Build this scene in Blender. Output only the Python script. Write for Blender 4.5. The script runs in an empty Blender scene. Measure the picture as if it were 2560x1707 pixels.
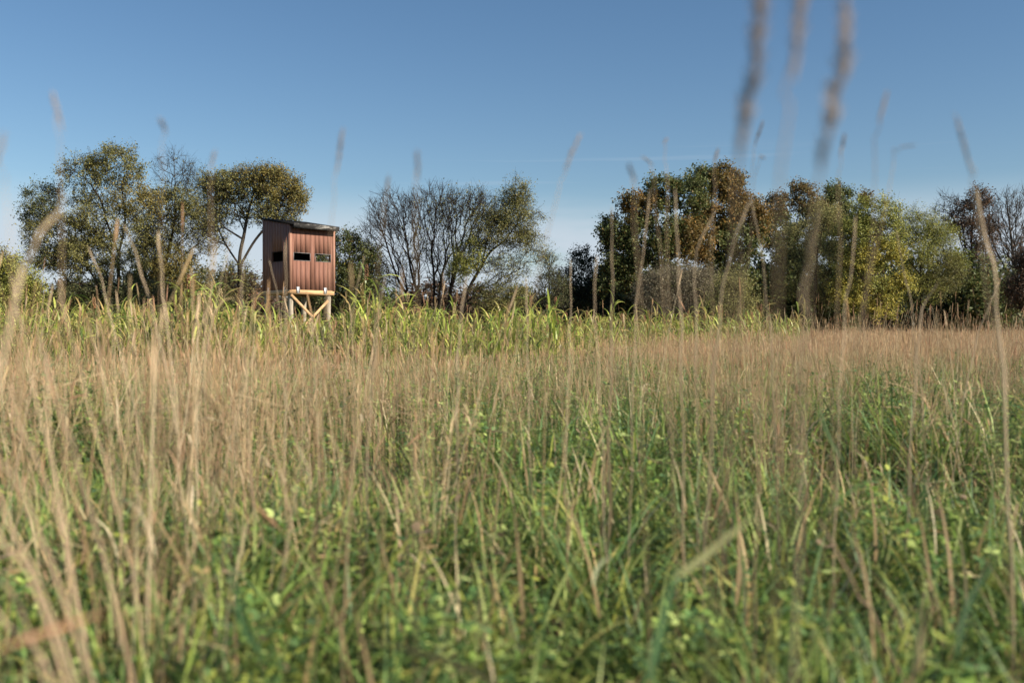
import bpy, math, random
import numpy as np
from mathutils import Vector, Matrix, Euler

R = random.Random(7)
NR = np.random.RandomState(11)
PI = math.pi
S = bpy.context.scene
COL = S.collection

# ------------------------------------------------------------------ camera
H = 1.05            # eye height over the meadow
F = 2489.0          # focal length in pixels of the 2560 px wide photograph
HY = 835.0          # horizon row
cam_d = bpy.data.cameras.new('camera')
cam = bpy.data.objects.new('camera', cam_d)
COL.objects.link(cam)
cam.location = (0, 0, H)
cam.rotation_euler = (math.radians(90) - math.atan((853.5 - HY) / F), 0, 0)
cam_d.lens = 35.0
cam_d.sensor_width = 36.0
cam_d.clip_start = 0.05
cam_d.clip_end = 6000
cam_d.dof.use_dof = True
cam_d.dof.focus_distance = 37.0
cam_d.dof.aperture_fstop = 2.0
S.camera = cam

# ------------------------------------------------------------------ sky, sun, exposure
SUN_AZ, SUN_EL = math.radians(116), math.radians(31)   # azimuth clockwise from +Y
w = bpy.data.worlds.new('World')
S.world = w
w.use_nodes = True
nt = w.node_tree
nt.nodes.clear()
N = nt.nodes.new
L = nt.links.new
out = N('ShaderNodeOutputWorld')
sky = N('ShaderNodeTexSky')
sky.sky_type = 'NISHITA'
sky.sun_disc = False
sky.sun_elevation = SUN_EL
sky.sun_rotation = SUN_AZ
sky.altitude = 200
sky.air_density = 1.05
sky.dust_density = 0.25
sky.ozone_density = 2.2
bg = N('ShaderNodeBackground')
bg.inputs[1].default_value = 0.062
hs = N('ShaderNodeHueSaturation')
hs.inputs['Saturation'].default_value = 1.15
L(sky.outputs[0], hs.inputs['Color'])
L(hs.outputs[0], bg.inputs[0])
bgc = N('ShaderNodeBackground')
bgc.inputs[0].default_value = (0.60, 0.67, 0.76, 1)
bgc.inputs[1].default_value = 0.60
mix = N('ShaderNodeMixShader')
tc = N('ShaderNodeTexCoord')
sep = N('ShaderNodeSeparateXYZ')
L(tc.outputs['Generated'], sep.inputs[0])
# low bank of thin cloud round the whole horizon, broken up by noise
mp = N('ShaderNodeMapping')
mp.inputs['Scale'].default_value = (3.2, 3.2, 17.0)
mp.inputs['Location'].default_value = (1.7, 0.3, 0.2)
L(tc.outputs['Generated'], mp.inputs[0])
nz = N('ShaderNodeTexNoise')
nz.inputs['Scale'].default_value = 1.4
nz.inputs['Detail'].default_value = 5
L(mp.outputs[0], nz.inputs['Vector'])
r1 = N('ShaderNodeMapRange')
r1.interpolation_type = 'SMOOTHSTEP'
r1.inputs[1].default_value = 0.24
r1.inputs[2].default_value = 0.46
L(nz.outputs['Fac'], r1.inputs[0])
r2 = N('ShaderNodeMapRange')
r2.interpolation_type = 'SMOOTHSTEP'
r2.inputs[1].default_value = 0.15
r2.inputs[2].default_value = 0.085
L(sep.outputs['Z'], r2.inputs[0])
mul = N('ShaderNodeMath')
mul.operation = 'MULTIPLY'
L(r1.outputs[0], mul.inputs[0])
L(r2.outputs[0], mul.inputs[1])
# thin streaks a little higher
mp2 = N('ShaderNodeMapping')
mp2.inputs['Scale'].default_value = (3.0, 3.0, 130.0)
mp2.inputs['Location'].default_value = (0.9, 0.1, 3.1)
L(tc.outputs['Generated'], mp2.inputs[0])
nz2 = N('ShaderNodeTexNoise')
nz2.inputs['Scale'].default_value = 1.0
nz2.inputs['Detail'].default_value = 3
L(mp2.outputs[0], nz2.inputs['Vector'])
r3 = N('ShaderNodeMapRange')
r3.inputs[1].default_value = 0.60
r3.inputs[2].default_value = 0.80
r3.inputs[4].default_value = 0.2
L(nz2.outputs['Fac'], r3.inputs[0])
r4 = N('ShaderNodeMapRange')
r4.interpolation_type = 'SMOOTHSTEP'
r4.inputs[1].default_value = 0.21
r4.inputs[2].default_value = 0.16
L(sep.outputs['Z'], r4.inputs[0])
mul2 = N('ShaderNodeMath')
mul2.operation = 'MULTIPLY'
L(r3.outputs[0], mul2.inputs[0])
L(r4.outputs[0], mul2.inputs[1])
mx = N('ShaderNodeMath')
mx.operation = 'MAXIMUM'
L(mul.outputs[0], mx.inputs[0])
L(mul2.outputs[0], mx.inputs[1])
fac = N('ShaderNodeMath')
fac.operation = 'MULTIPLY'
fac.inputs[1].default_value = 0.85
L(mx.outputs[0], fac.inputs[0])
L(fac.outputs[0], mix.inputs[0])
L(bg.outputs[0], mix.inputs[1])
L(bgc.outputs[0], mix.inputs[2])
L(mix.outputs[0], out.inputs[0])

sd = bpy.data.lights.new('sun', 'SUN')
sd.energy = 5.0
sd.angle = math.radians(0.53)
sd.color = (1.0, 0.90, 0.76)
sun = bpy.data.objects.new('sun', sd)
COL.objects.link(sun)
sdir = Vector((math.sin(SUN_AZ) * math.cos(SUN_EL), math.cos(SUN_AZ) * math.cos(SUN_EL), math.sin(SUN_EL)))
sun.rotation_euler = sdir.to_track_quat('Z', 'Y').to_euler()
sun.location = (20, -10, 30)

S.view_settings.view_transform = 'Standard'
S.view_settings.look = 'None'
S.view_settings.gamma = 1.0
S.view_settings.exposure = 0.78
S.view_settings.use_curve_mapping = False
S.render.engine = 'CYCLES'
cy = S.cycles
cy.max_bounces = 6
cy.diffuse_bounces = 3
cy.glossy_bounces = 2
cy.transmission_bounces = 4
cy.transparent_max_bounces = 8
cy.use_denoising = True
cy.sample_clamp_indirect = 4.0
S.render.filter_size = 1.5


def P(x, y, d):
    """point of the place seen at photo pixel (x, y) at distance d"""
    return Vector(((x - 1280.0) / F * d, d, H + (HY - y) / F * d))


# ------------------------------------------------------------------ materials
def new_mat(name):
    m = bpy.data.materials.new(name)
    m.use_nodes = True
    t = m.node_tree
    t.nodes.clear()
    return m, t, t.nodes.new, t.links.new


def mat_leaf(name, transl=0.35, rough=0.6, spec=0.25, var=0.3, nscale=0.0):
    m, t, n, l = new_mat(name)
    o = n('ShaderNodeOutputMaterial')
    a = n('ShaderNodeAttribute')
    a.attribute_name = 'tint'
    oi = n('ShaderNodeObjectInfo')
    mr = n('ShaderNodeMapRange')
    mr.inputs[3].default_value = 1 - var
    mr.inputs[4].default_value = 1 + var
    l(oi.outputs['Random'], mr.inputs[0])
    h = n('ShaderNodeHueSaturation')
    l(mr.outputs[0], h.inputs['Value'])
    l(a.outputs['Color'], h.inputs['Color'])
    p = n('ShaderNodeBsdfPrincipled')
    p.inputs['Roughness'].default_value = rough
    p.inputs['Specular IOR Level'].default_value = spec
    l(h.outputs[0], p.inputs['Base Color'])
    if transl > 0:
        tr = n('ShaderNodeBsdfTranslucent')
        l(h.outputs[0], tr.inputs[0])
        ms = n('ShaderNodeMixShader')
        ms.inputs[0].default_value = transl
        l(p.outputs[0], ms.inputs[1])
        l(tr.outputs[0], ms.inputs[2])
        l(ms.outputs[0], o.inputs[0])
    else:
        l(p.outputs[0], o.inputs[0])
    return m


def mat_noise(name, c1, c2, scale=(4, 4, 4), detail=6, rough=0.85, bump=0.3, metal=0.0, c3=None, lo=0.35, hi=0.65, spec=0.3, ov=0.12):
    m, t, n, l = new_mat(name)
    o = n('ShaderNodeOutputMaterial')
    tc_ = n('ShaderNodeTexCoord')
    mp_ = n('ShaderNodeMapping')
    mp_.inputs['Scale'].default_value = scale
    l(tc_.outputs['Object'], mp_.inputs[0])
    nz_ = n('ShaderNodeTexNoise')
    nz_.inputs['Scale'].default_value = 1
    nz_.inputs['Detail'].default_value = detail
    nz_.inputs['Roughness'].default_value = 0.65
    l(mp_.outputs[0], nz_.inputs['Vector'])
    cr = n('ShaderNodeValToRGB')
    cr.color_ramp.elements[0].position = lo
    cr.color_ramp.elements[1].position = hi
    cr.color_ramp.elements[0].color = (*c1, 1)
    cr.color_ramp.elements[1].color = (*c2, 1)
    if c3:
        e = cr.color_ramp.elements.new((lo + hi) / 2)
        e.color = (*c3, 1)
    l(nz_.outputs['Fac'], cr.inputs[0])
    oi = n('ShaderNodeObjectInfo')
    mr = n('ShaderNodeMapRange')
    mr.inputs[3].default_value = 1 - ov
    mr.inputs[4].default_value = 1 + ov
    l(oi.outputs['Random'], mr.inputs[0])
    h = n('ShaderNodeHueSaturation')
    l(mr.outputs[0], h.inputs['Value'])
    l(cr.outputs[0], h.inputs['Color'])
    p = n('ShaderNodeBsdfPrincipled')
    p.inputs['Roughness'].default_value = rough
    p.inputs['Metallic'].default_value = metal
    p.inputs['Specular IOR Level'].default_value = spec
    l(h.outputs[0], p.inputs['Base Color'])
    b = n('ShaderNodeBump')
    b.inputs['Strength'].default_value = bump
    b.inputs['Distance'].default_value = 0.01
    l(nz_.outputs['Fac'], b.inputs['Height'])
    l(b.outputs[0], p.inputs['Normal'])
    l(p.outputs[0], o.inputs[0])
    return m


M = {
    'grass_green': mat_leaf('green_blade', 0.28, 0.5, 0.28, 0.3),
    'grass_dry': mat_leaf('dry_stalk', 0.22, 0.6, 0.3, 0.32),
    'tree_leaf': mat_leaf('tree_leaf', 0.30, 0.55, 0.3, 0.06),
    'sorghum_leaf': mat_leaf('sorghum_leaf', 0.35, 0.42, 0.45, 0.22),
    'bark': mat_leaf('bark', 0.0, 0.9, 0.1, 0.1),
    'soil': mat_noise('soil_and_litter', (0.035, 0.028, 0.016), (0.11, 0.085, 0.05), (3, 3, 3), 10, 0.95, 0.5, c3=(0.05, 0.055, 0.022)),
    'siding': mat_noise('red_brown_siding', (0.165, 0.074, 0.052), (0.285, 0.138, 0.094), (70, 70, 2.5), 8, 0.75, 0.2, ov=0.05),
    'trim': mat_noise('red_brown_trim', (0.25, 0.125, 0.085), (0.36, 0.195, 0.135), (18, 18, 2), 6, 0.75, 0.25),
    'dark_in': mat_noise('dark_plywood', (0.018, 0.015, 0.012), (0.035, 0.03, 0.022), (3, 3, 3), 4, 0.9, 0.1),
    'roof': mat_noise('dark_roll_roofing', (0.008, 0.008, 0.008), (0.022, 0.021, 0.02), (30, 30, 30), 6, 1.0, 0.4, spec=0.05),
    'fascia': mat_noise('weathered_grey_board', (0.02, 0.019, 0.018), (0.26, 0.25, 0.23), (2.2, 2.2, 9), 8, 0.85, 0.4, c3=(0.035, 0.033, 0.03), lo=0.42, hi=0.62),
    'lumber': mat_noise('fresh_lumber', (0.42, 0.24, 0.115), (0.62, 0.40, 0.21), (2.2, 2.2, 24), 7, 0.7, 0.25),
    'post': mat_noise('grey_round_post', (0.22, 0.18, 0.13), (0.46, 0.40, 0.31), (16, 16, 1.3), 7, 0.85, 0.4),
    'metal': mat_noise('galvanised_steel', (0.55, 0.57, 0.58), (0.72, 0.74, 0.75), (14, 14, 14), 4, 0.45, 0.1, metal=0.35),
    'frame': mat_noise('grey_painted_frame', (0.20, 0.20, 0.20), (0.30, 0.30, 0.30), (9, 9, 9), 3, 0.7, 0.05),
    'groove': mat_noise('dark_sheathing', (0.08, 0.035, 0.025), (0.11, 0.05, 0.036), (8, 8, 8), 3, 0.9, 0.1),
}


# ------------------------------------------------------------------ mesh helpers
def mesh_np(name, V, faces_list, mat, tint=None, smooth=False):
    """faces_list: list of int arrays (n,k)"""
    V = np.asarray(V, dtype=np.float32)
    me = bpy.data.meshes.new(name)
    me.vertices.add(len(V))
    me.vertices.foreach_set('co', V.ravel())
    faces_list = [np.asarray(f, dtype=np.int32) for f in faces_list if len(f)]
    nl = sum(f.size for f in faces_list)
    nf = sum(len(f) for f in faces_list)
    me.loops.add(nl)
    me.polygons.add(nf)
    me.loops.foreach_set('vertex_index', np.concatenate([f.ravel() for f in faces_list]))
    tot = np.concatenate([np.full(len(f), f.shape[1], dtype=np.int32) for f in faces_list])
    st = np.concatenate([[0], np.cumsum(tot)[:-1]]).astype(np.int32)
    me.polygons.foreach_set('loop_start', st)
    me.polygons.foreach_set('loop_total', tot)
    if smooth:
        me.polygons.foreach_set('use_smooth', np.ones(nf, dtype=bool))
    if tint is not None:
        a = me.attributes.new('tint', 'FLOAT_COLOR', 'POINT')
        t = np.ones((len(V), 4), dtype=np.float32)
        t[:, :3] = tint
        a.data.foreach_set('color', t.ravel())
    me.update(calc_edges=True)
    me.materials.append(mat)
    return me


class Geo:
    def __init__(s):
        s.V, s.Q, s.T3, s.C, s.n = [], [], [], [], 0

    def add(s, V, quads=None, tris=None, col=(1, 1, 1)):
        V = np.asarray(V, dtype=np.float32)
        if quads is not None and len(quads):
            s.Q.append(np.asarray(quads, dtype=np.int32) + s.n)
        if tris is not None and len(tris):
            s.T3.append(np.asarray(tris, dtype=np.int32) + s.n)
        s.V.append(V)
        c = np.empty((len(V), 3), dtype=np.float32)
        c[:] = col
        s.C.append(c)
        s.n += len(V)

    def ribbon(s, pts, wid, side, col):
        pts = np.asarray(pts, dtype=float)
        n = len(pts)
        wid = np.asarray(wid, dtype=float).reshape(n, 1)
        side = np.asarray(side, dtype=float)
        side = side / (np.linalg.norm(side, axis=-1, keepdims=True) + 1e-9)
        V = np.empty((2 * n, 3))
        V[0::2] = pts - side * wid * 0.5
        V[1::2] = pts + side * wid * 0.5
        i = np.arange(n - 1) * 2
        q = np.stack([i, i + 1, i + 3, i + 2], 1)
        c = np.asarray(col, dtype=float)
        if c.ndim == 2:
            c = np.repeat(c, 2, axis=0)
        s.add(V, q, None, c)

    def tube(s, pts, rad, col, k=3):
        pts = np.asarray(pts, dtype=float)
        n = len(pts)
        rad = np.broadcast_to(np.asarray(rad, dtype=float), (n,))
        d = np.gradient(pts, axis=0)
        d /= (np.linalg.norm(d, axis=1, keepdims=True) + 1e-9)
        up = np.array([0.31, 0.95, 0.05])
        a = np.cross(d, up)
        a /= (np.linalg.norm(a, axis=1, keepdims=True) + 1e-9)
        b = np.cross(d, a)
        ang = np.arange(k) * 2 * PI / k
        V = (pts[:, None, :] + rad[:, None, None] * (np.cos(ang)[None, :, None] * a[:, None, :] + np.sin(ang)[None, :, None] * b[:, None, :])).reshape(-1, 3)
        i, j = np.meshgrid(np.arange(n - 1), np.arange(k), indexing='ij')
        i, j = i.ravel(), j.ravel()
        j2 = (j + 1) % k
        q = np.stack([i * k + j, i * k + j2, (i + 1) * k + j2, (i + 1) * k + j], 1)
        c = np.asarray(col, dtype=float)
        if c.ndim == 2:
            c = np.repeat(c, k, axis=0)
        s.add(V, q, None, c)

    def box(s, c, e1, e2, e3, col=(1, 1, 1)):
        """box with centre c and half-extent vectors e1 e2 e3"""
        c, e1, e2, e3 = (np.array(v, dtype=float) for v in (c, e1, e2, e3))
        V = [c + a * e1 + b * e2 + d * e3 for a in (-1, 1) for b in (-1, 1) for d in (-1, 1)]
        q = [(0, 1, 3, 2), (4, 6, 7, 5), (0, 4, 5, 1), (2, 3, 7, 6), (0, 2, 6, 4), (1, 5, 7, 3)]
        s.add(V, q, None, col)

    def mesh(s, name, mat, smooth=False):
        return mesh_np(name, np.concatenate(s.V), [np.concatenate(x) for x in (s.Q, s.T3) if x], mat,
                       np.concatenate(s.C), smooth)


def link(name, me, parent=None):
    o = bpy.data.objects.new(name, me)
    COL.objects.link(o)
    if parent is not None:
        o.parent = parent
    return o


def tag(o, label=None, cat=None, group=None, kind=None):
    if label: o['label'] = label
    if cat: o['category'] = cat
    if group: o['group'] = group
    if kind: o['kind'] = kind
    return o


def smooth_curve(pts, n):
    """Catmull-Rom through pts (list of Vectors) to n points"""
    p = [np.array(q, dtype=float) for q in pts]
    p = [2 * p[0] - p[1]] + p + [2 * p[-1] - p[-2]]
    segs = len(p) - 3
    outp = []
    for k in range(n):
        t = k / (n - 1) * segs
        i = min(int(t), segs - 1)
        u = t - i
        a, b, c, d = p[i:i + 4]
        outp.append(0.5 * ((2 * b) + (-a + c) * u + (2 * a - 5 * b + 4 * c - d) * u * u + (-a + 3 * b - 3 * c + d) * u ** 3))
    return np.array(outp)


# ------------------------------------------------------------------ ground
def ground_z(x, y):
    return (0.05 * np.sin(x * 0.55 + 1.3) * np.cos(y * 0.43) + 0.03 * np.sin(x * 1.7 + y * 1.1) - 0.02
            ) * np.clip(1.4 - np.hypot(x, y) / 60, 0.0, 1)


def make_ground():
    n = 170
    u = np.linspace(-1, 1, n)
    c = np.sinh(u * 6.2) / math.sinh(6.2) * 2500
    X, Y = np.meshgrid(c, c + 5, indexing='ij')
    Z = ground_z(X, Y)
    V = np.stack([X, Y, Z], -1).reshape(-1, 3)
    i, j = np.meshgrid(np.arange(n - 1), np.arange(n - 1), indexing='ij')
    i, j = i.ravel(), j.ravel()
    q = np.stack([i * n + j, (i + 1) * n + j, (i + 1) * n + j + 1, i * n + j + 1], 1)
    o = link('ground', mesh_np('ground', V, [q], M['soil'], smooth=True))
    tag(o, kind='structure')


make_ground()


# ------------------------------------------------------------------ trees
def prim_tree(pts, stems, bf):
    """connect pts to the stem nodes; returns nodes, parents (parents precede children), n_stem"""
    nodes, par, plen = [], [], []
    for st in stems:
        prev = None
        poly = smooth_curve(st['pts'], max(4, len(st['pts']) * 4))
        if st.get('from') is not None:
            # join to nearest existing node
            dd = [np.linalg.norm(np.array(q) - poly[0]) for q in nodes]
            prev = int(np.argmin(dd))
        for p in poly:
            nodes.append(p)
            par.append(-1 if prev is None else prev)
            plen.append(0.0 if prev is None else plen[prev] + float(np.linalg.norm(p - nodes[prev])))
            prev = len(nodes) - 1
    ns = len(nodes)
    nodes = np.array(nodes)
    plen = np.array(plen)
    m = len(pts)
    allp = np.concatenate([nodes, pts])
    P_ = list(par)
    skip = max(1, int(ns * 0.0))
    D = np.linalg.norm(pts[:, None, :] - nodes[None, :, :], axis=2)
    cost = D + bf * plen[None, :]
    # discourage attaching to the lowest part of the stems
    low = nodes[:, 2] < np.percentile(pts[:, 2], 2) - 0.6
    cost[:, low] += 3.0
    best = np.argmin(cost, axis=1)
    bc = cost[np.arange(m), best].copy()
    done = np.zeros(m, dtype=bool)
    out_nodes = list(nodes)
    out_len = list(plen)
    for _ in range(m):
        c = np.where(done, 1e9, bc)
        k = int(np.argmin(c))
        done[k] = True
        pi = int(best[k])
        p = pts[k]
        ln = out_len[pi] + float(np.linalg.norm(p - out_nodes[pi]))
        idx = len(out_nodes)
        out_nodes.append(p)
        out_len.append(ln)
        P_.append(pi)
        nc = np.linalg.norm(pts - p, axis=1) + bf * ln
        b = nc < bc
        best[b] = idx
        bc[b] = nc[b]
    return np.array(out_nodes), np.array(P_), ns


def prisms(A, B, ra, rb, k, col):
    d = B - A
    d /= (np.linalg.norm(d, axis=1, keepdims=True) + 1e-9)
    up = np.array([[0.31, 0.92, 0.11]])
    a = np.cross(d, up)
    a /= (np.linalg.norm(a, axis=1, keepdims=True) + 1e-9)
    b = np.cross(d, a)
    ang = np.arange(k) * 2 * PI / k
    ring = np.cos(ang)[None, :, None] * a[:, None, :] + np.sin(ang)[None, :, None] * b[:, None, :]
    V = np.concatenate([A[:, None, :] + ring * ra[:, None, None], B[:, None, :] + ring * rb[:, None, None]], axis=1)
    n = len(A)
    base = (np.arange(n) * 2 * k)[:, None]
    j = np.arange(k)[None, :]
    j2 = (j + 1) % k
    q = np.stack([base + j, base + j2, base + k + j2, base + k + j], -1).reshape(-1, 4)
    C = np.repeat(col, 2 * k, axis=0) if np.ndim(col) == 2 else np.tile(np.array(col), (n * 2 * k, 1))
    return V.reshape(-1, 3), q, C


def leaf_quads(c, size, aspect, cols, outv=None, droop=0.0, bias=0.6):
    n = len(c)
    nrm = NR.normal(size=(n, 3)) * 0.8
    nrm[:, 2] += bias
    if outv is not None:
        nrm += outv * bias
    nrm /= np.linalg.norm(nrm, axis=1, keepdims=True)
    t = NR.normal(size=(n, 3))
    t[:, 2] -= droop * 2
    u = t - nrm * np.sum(t * nrm, axis=1, keepdims=True)
    u /= np.linalg.norm(u, axis=1, keepdims=True)
    v = np.cross(nrm, u)
    sz = size * NR.uniform(0.6, 1.35, size=(n, 1))
    V = np.stack([c - u * sz * 0.5, c + v * sz * aspect * 0.5 - u * sz * 0.05, c + u * sz * 0.5, c - v * sz * aspect * 0.5 - u * sz * 0.05], 1).reshape(-1, 3)
    q = np.arange(n * 4).reshape(n, 4)
    return V, q, np.repeat(cols, 4, axis=0)


def tree(name, label, d, stems, lobes, n_pts, leaves, pal, size=0.11, aspect=0.6, sig=0.28, bf=0.4, droop=0.0,
         bark=(0.05, 0.041, 0.032), group=None, tip=0.009, twigs=4, shell=0.45, cat='tree', clump=0.0, flat=1.0, pexp=2.35):
    """lobes: (x, y, rx, ry, leaf density, palette index); stems: lists of (x, y) photo pixels, first starts on the ground"""
    base = P(stems[0][0][0], 0, d)
    org = Vector((base.x, base.y, 0))
    st = []
    for k, s in enumerate(stems):
        dz = R.uniform(-0.4, 0.4) if k else 0
        pp = []
        for i, (x, y) in enumerate(s):
            q = P(x, y, d)
            if i == 0 and k == 0 or (i == 0 and y > HY - 30):
                q = Vector((q.x, q.y, -0.1))
            q.y += dz * i + (R.uniform(-.3, .3) if i else 0)
            pp.append(q - org)
        st.append({'pts': pp, 'from': None if k == 0 or s[0][1] > HY - 30 else 1})
    pts, dens, pali, outv = [], [], [], []
    area = np.array([l[2] * l[3] for l in lobes], dtype=float)
    area /= area.sum()
    for (x, y, rx, ry, ld, pi), ar in zip(lobes, area):
        m = max(4, int(n_pts * ar))
        v = NR.normal(size=(m, 3))
        v /= np.linalg.norm(v, axis=1, keepdims=True)
        r = NR.uniform(shell ** 3, 1, size=(m, 1)) ** (1 / 3)
        c = np.array(P(x, y, d) - org)
        ax = np.array([rx / F * d, (rx + ry) * 0.5 / F * d * 0.95, ry / F * d])
        q = c + v * r * ax
        pts.append(q)
        dens += [ld] * m
        pali += [pi] * m
        outv.append(v)
    pts = np.concatenate(pts)
    outv = np.concatenate(outv)
    dens = np.array(dens, dtype=float)
    pali = np.array(pali)
    keep = pts[:, 2] > 0.5
    pts, outv, dens, pali = pts[keep], outv[keep], dens[keep], pali[keep]
    if clump > 0:
        # gather the twigs into separate boughs with gaps between them
        nc = max(8, int(len(pts) / 15))
        cen = pts[NR.permutation(len(pts))[:nc]]
        cen = cen * 1.0
        near = np.argmin(np.linalg.norm(pts[:, None, :] - cen[None, :, :], axis=2), axis=1)
        pts = pts + (cen[near] - pts) * clump * NR.uniform(0.6, 1.1, size=(len(pts), 1)) + NR.normal(size=pts.shape) * 0.02
    nodes, par, ns = prim_tree(pts, st, bf)
    # the greedy order differs from pts order: find leaf data by nearest match
    key = {tuple(np.round(p, 5)): i for i, p in enumerate(pts)}
    idx = np.array([key[tuple(np.round(p, 5))] for p in nodes[ns:]])
    n = len(nodes)
    acc = np.zeros(n)
    childs = np.zeros(n, dtype=int)
    for i in range(n - 1, -1, -1):
        if childs[i] == 0:
            acc[i] = tip ** pexp
        if par[i] >= 0:
            acc[par[i]] += acc[i]
            childs[par[i]] += 1
    rad = acc ** (1 / pexp)
    e = np.where(par >= 0)[0]
    A, B = nodes[par[e]], nodes[e]
    rB = rad[e]
    rA = np.minimum(rad[par[e]], rB * 1.35)
    bk = np.array(bark) * NR.uniform(0.75, 1.3, size=(len(e), 1))
    root = bpy.data.objects.new(name, None)
    COL.objects.link(root)
    root.location = org
    tag(root, label, cat, group)
    thick = rB > 0.045
    if thick.any():
        V, q, C = prisms(A[thick], B[thick] + (B - A)[thick] * 0.04, rA[thick], rB[thick], 7, bk[thick])
        link('trunk', mesh_np('trunk', V, [q], M['bark'], C, True), root)
    tn = ~thick
    Vs, qs, Cs, off = [], [], [], 0
    # bend thin branches at a displaced midpoint
    mid = (A[tn] + B[tn]) * 0.5 + NR.normal(size=(tn.sum(), 3)) * np.linalg.norm(B[tn] - A[tn], axis=1, keepdims=True) * 0.045
    rm = (rA[tn] + rB[tn]) * 0.5
    for a_, b_, r0, r1 in ((A[tn], mid, rA[tn], rm), (mid, B[tn], rm, rB[tn])):
        V, q, C = prisms(a_, b_, r0, r1, 3, bk[tn])
        Vs.append(V); qs.append(q + off); Cs.append(C); off += len(V)
    if twigs:
        tp = nodes[ns:]
        src = np.repeat(tp, twigs, axis=0)
        dirs = np.repeat((tp - nodes[par[ns:]]), twigs, axis=0)
        dirs /= (np.linalg.norm(dirs, axis=1, keepdims=True) + 1e-9)
        dirs = dirs + NR.normal(size=src.shape) * 0.55 + np.array([0, 0, 0.15 - droop])
        dirs /= np.linalg.norm(dirs, axis=1, keepdims=True)
        ln = NR.uniform(0.25, 0.9, size=(len(src), 1))
        V, q, C = prisms(src, src + dirs * ln, np.full(len(src), tip * 0.75), np.full(len(src), tip * 0.3), 3,
                         np.array(bark) * NR.uniform(0.8, 1.3, size=(len(src), 1)))
        Vs.append(V); qs.append(q + off); Cs.append(C); off += len(V)
        tend = src + dirs * ln
    link('branches', mesh_np('branches', np.concatenate(Vs), [np.concatenate(qs)], M['bark'], np.concatenate(Cs)), root)
    if leaves > 0:
        dn = dens[idx]
        ov = outv[idx]
        pl = pali[idx]
        cnt = NR.poisson(leaves * 1.18 * dn * NR.uniform(0.3, 1.6, size=len(dn)))
        ii = np.repeat(np.arange(len(cnt)), cnt)
        c = nodes[ns:][ii]
        if twigs:
            w_ = NR.uniform(0.1, 1.05, size=(len(ii), 1))
            te = tend[ii * twigs + NR.randint(0, twigs, size=len(ii))]
            c = c * (1 - w_) + te * w_
        g = NR.normal(size=c.shape) * sig * 0.55
        g[:, 2] *= flat
        c = c + g
        pals = np.array([p for p in pal], dtype=float)       # (np,k,3)
        base_col = pals[pl]                                   # (n,k,3)
        # each branch end has its own shade of leaf, with leaf-to-leaf scatter
        wv = NR.uniform(0, 1, size=(len(pl), 1))
        cc = base_col[:, 0] * wv + base_col[:, 1] * (1 - wv)
        cc = cc[ii] * NR.uniform(0.7, 1.35, size=(len(ii), 1))
        rare = NR.uniform(size=len(ii)) < 0.10
        cc[rare] = base_col[ii][rare][:, 2]
        V, q, C = leaf_quads(c, size * 0.92, aspect, cc, ov[ii], droop)
        link('crown', mesh_np('crown', V, [q], M['tree_leaf'], C), root)
    return root


OLIVE = ((0.21, 0.195, 0.06), (0.14, 0.145, 0.05), (0.30, 0.25, 0.08))
DARKOL = ((0.12, 0.13, 0.05), (0.08, 0.095, 0.042), (0.17, 0.15, 0.06))
OCHRE = ((0.25, 0.20, 0.055), (0.17, 0.16, 0.05), (0.32, 0.23, 0.06))
YELG = ((0.31, 0.31, 0.07), (0.23, 0.255, 0.065), (0.42, 0.36, 0.08))
YEL = ((0.44, 0.37, 0.07), (0.30, 0.29, 0.06), (0.50, 0.39, 0.07))
OAKG = ((0.085, 0.11, 0.034), (0.135, 0.15, 0.045), (0.20, 0.14, 0.045))
OAKO = ((0.21, 0.125, 0.036), (0.13, 0.115, 0.036), (0.33, 0.18, 0.04))
OAKB = ((0.17, 0.115, 0.04), (0.13, 0.12, 0.045), (0.26, 0.13, 0.04))
PINE = ((0.022, 0.038, 0.02), (0.035, 0.05, 0.024), (0.05, 0.06, 0.03))
PALE = ((0.38, 0.35, 0.13), (0.28, 0.28, 0.10), (0.40, 0.34, 0.12))
GREY = ((0.34, 0.30, 0.19), (0.25, 0.225, 0.14), (0.40, 0.35, 0.23))
BROWN = ((0.12, 0.075, 0.045), (0.08, 0.06, 0.04), (0.19, 0.09, 0.045))

tree('broad_tree', 'broad thin-leaved olive tree, biggest and tallest at the left end of the tree line', 62,
     [[(300, 835), (299, 700), (300, 640), (312, 560), (311, 486), (300, 430)], [(300, 640), (275, 560), (255, 500), (225, 450)],
      [(299, 660), (240, 575), (190, 560), (136, 545)], [(310, 570), (345, 535), (375, 500)], [(299, 680), (240, 650), (170, 630)]],
     [(290, 420, 72, 52, 1, 0), (212, 455, 66, 66, .6, 0), (108, 520, 55, 66, 1, 1), (165, 590, 105, 60, .8, 0), (335, 500, 62, 60, .75, 2),
      (250, 555, 110, 60, .7, 0), (235, 655, 140, 55, 1, 0), (150, 640, 90, 38, .7, 1), (300, 745, 150, 55, 1, 1), (185, 765, 90, 50, 1, 0)],
     1900, 44, (OLIVE, DARKOL, OCHRE), size=0.115, sig=0.18, clump=0.3)
tree('bare_topped_tree', 'tree with bare twiggy top between the broad olive tree and the domed tree', 66,
     [[(413, 835), (412, 700), (415, 640), (440, 560), (436, 470), (438, 420)], [(430, 590), (455, 560), (500, 520)], [(415, 630), (395, 560), (395, 500)],
      [(414, 680), (470, 630), (520, 590)]],
     [(440, 425, 52, 50, .02, 0), (485, 450, 38, 40, .03, 0), (430, 512, 85, 42, .9, 0), (485, 545, 70, 52, .7, 0), (400, 590, 62, 60, .8, 0), (520, 600, 55, 40, .25, 1), (430, 660, 70, 50, .9, 1), (450, 740, 90, 50, 1, 1)],
     1300, 40, (OLIVE, OCHRE, DARKOL), size=0.115, sig=0.2)
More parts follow.
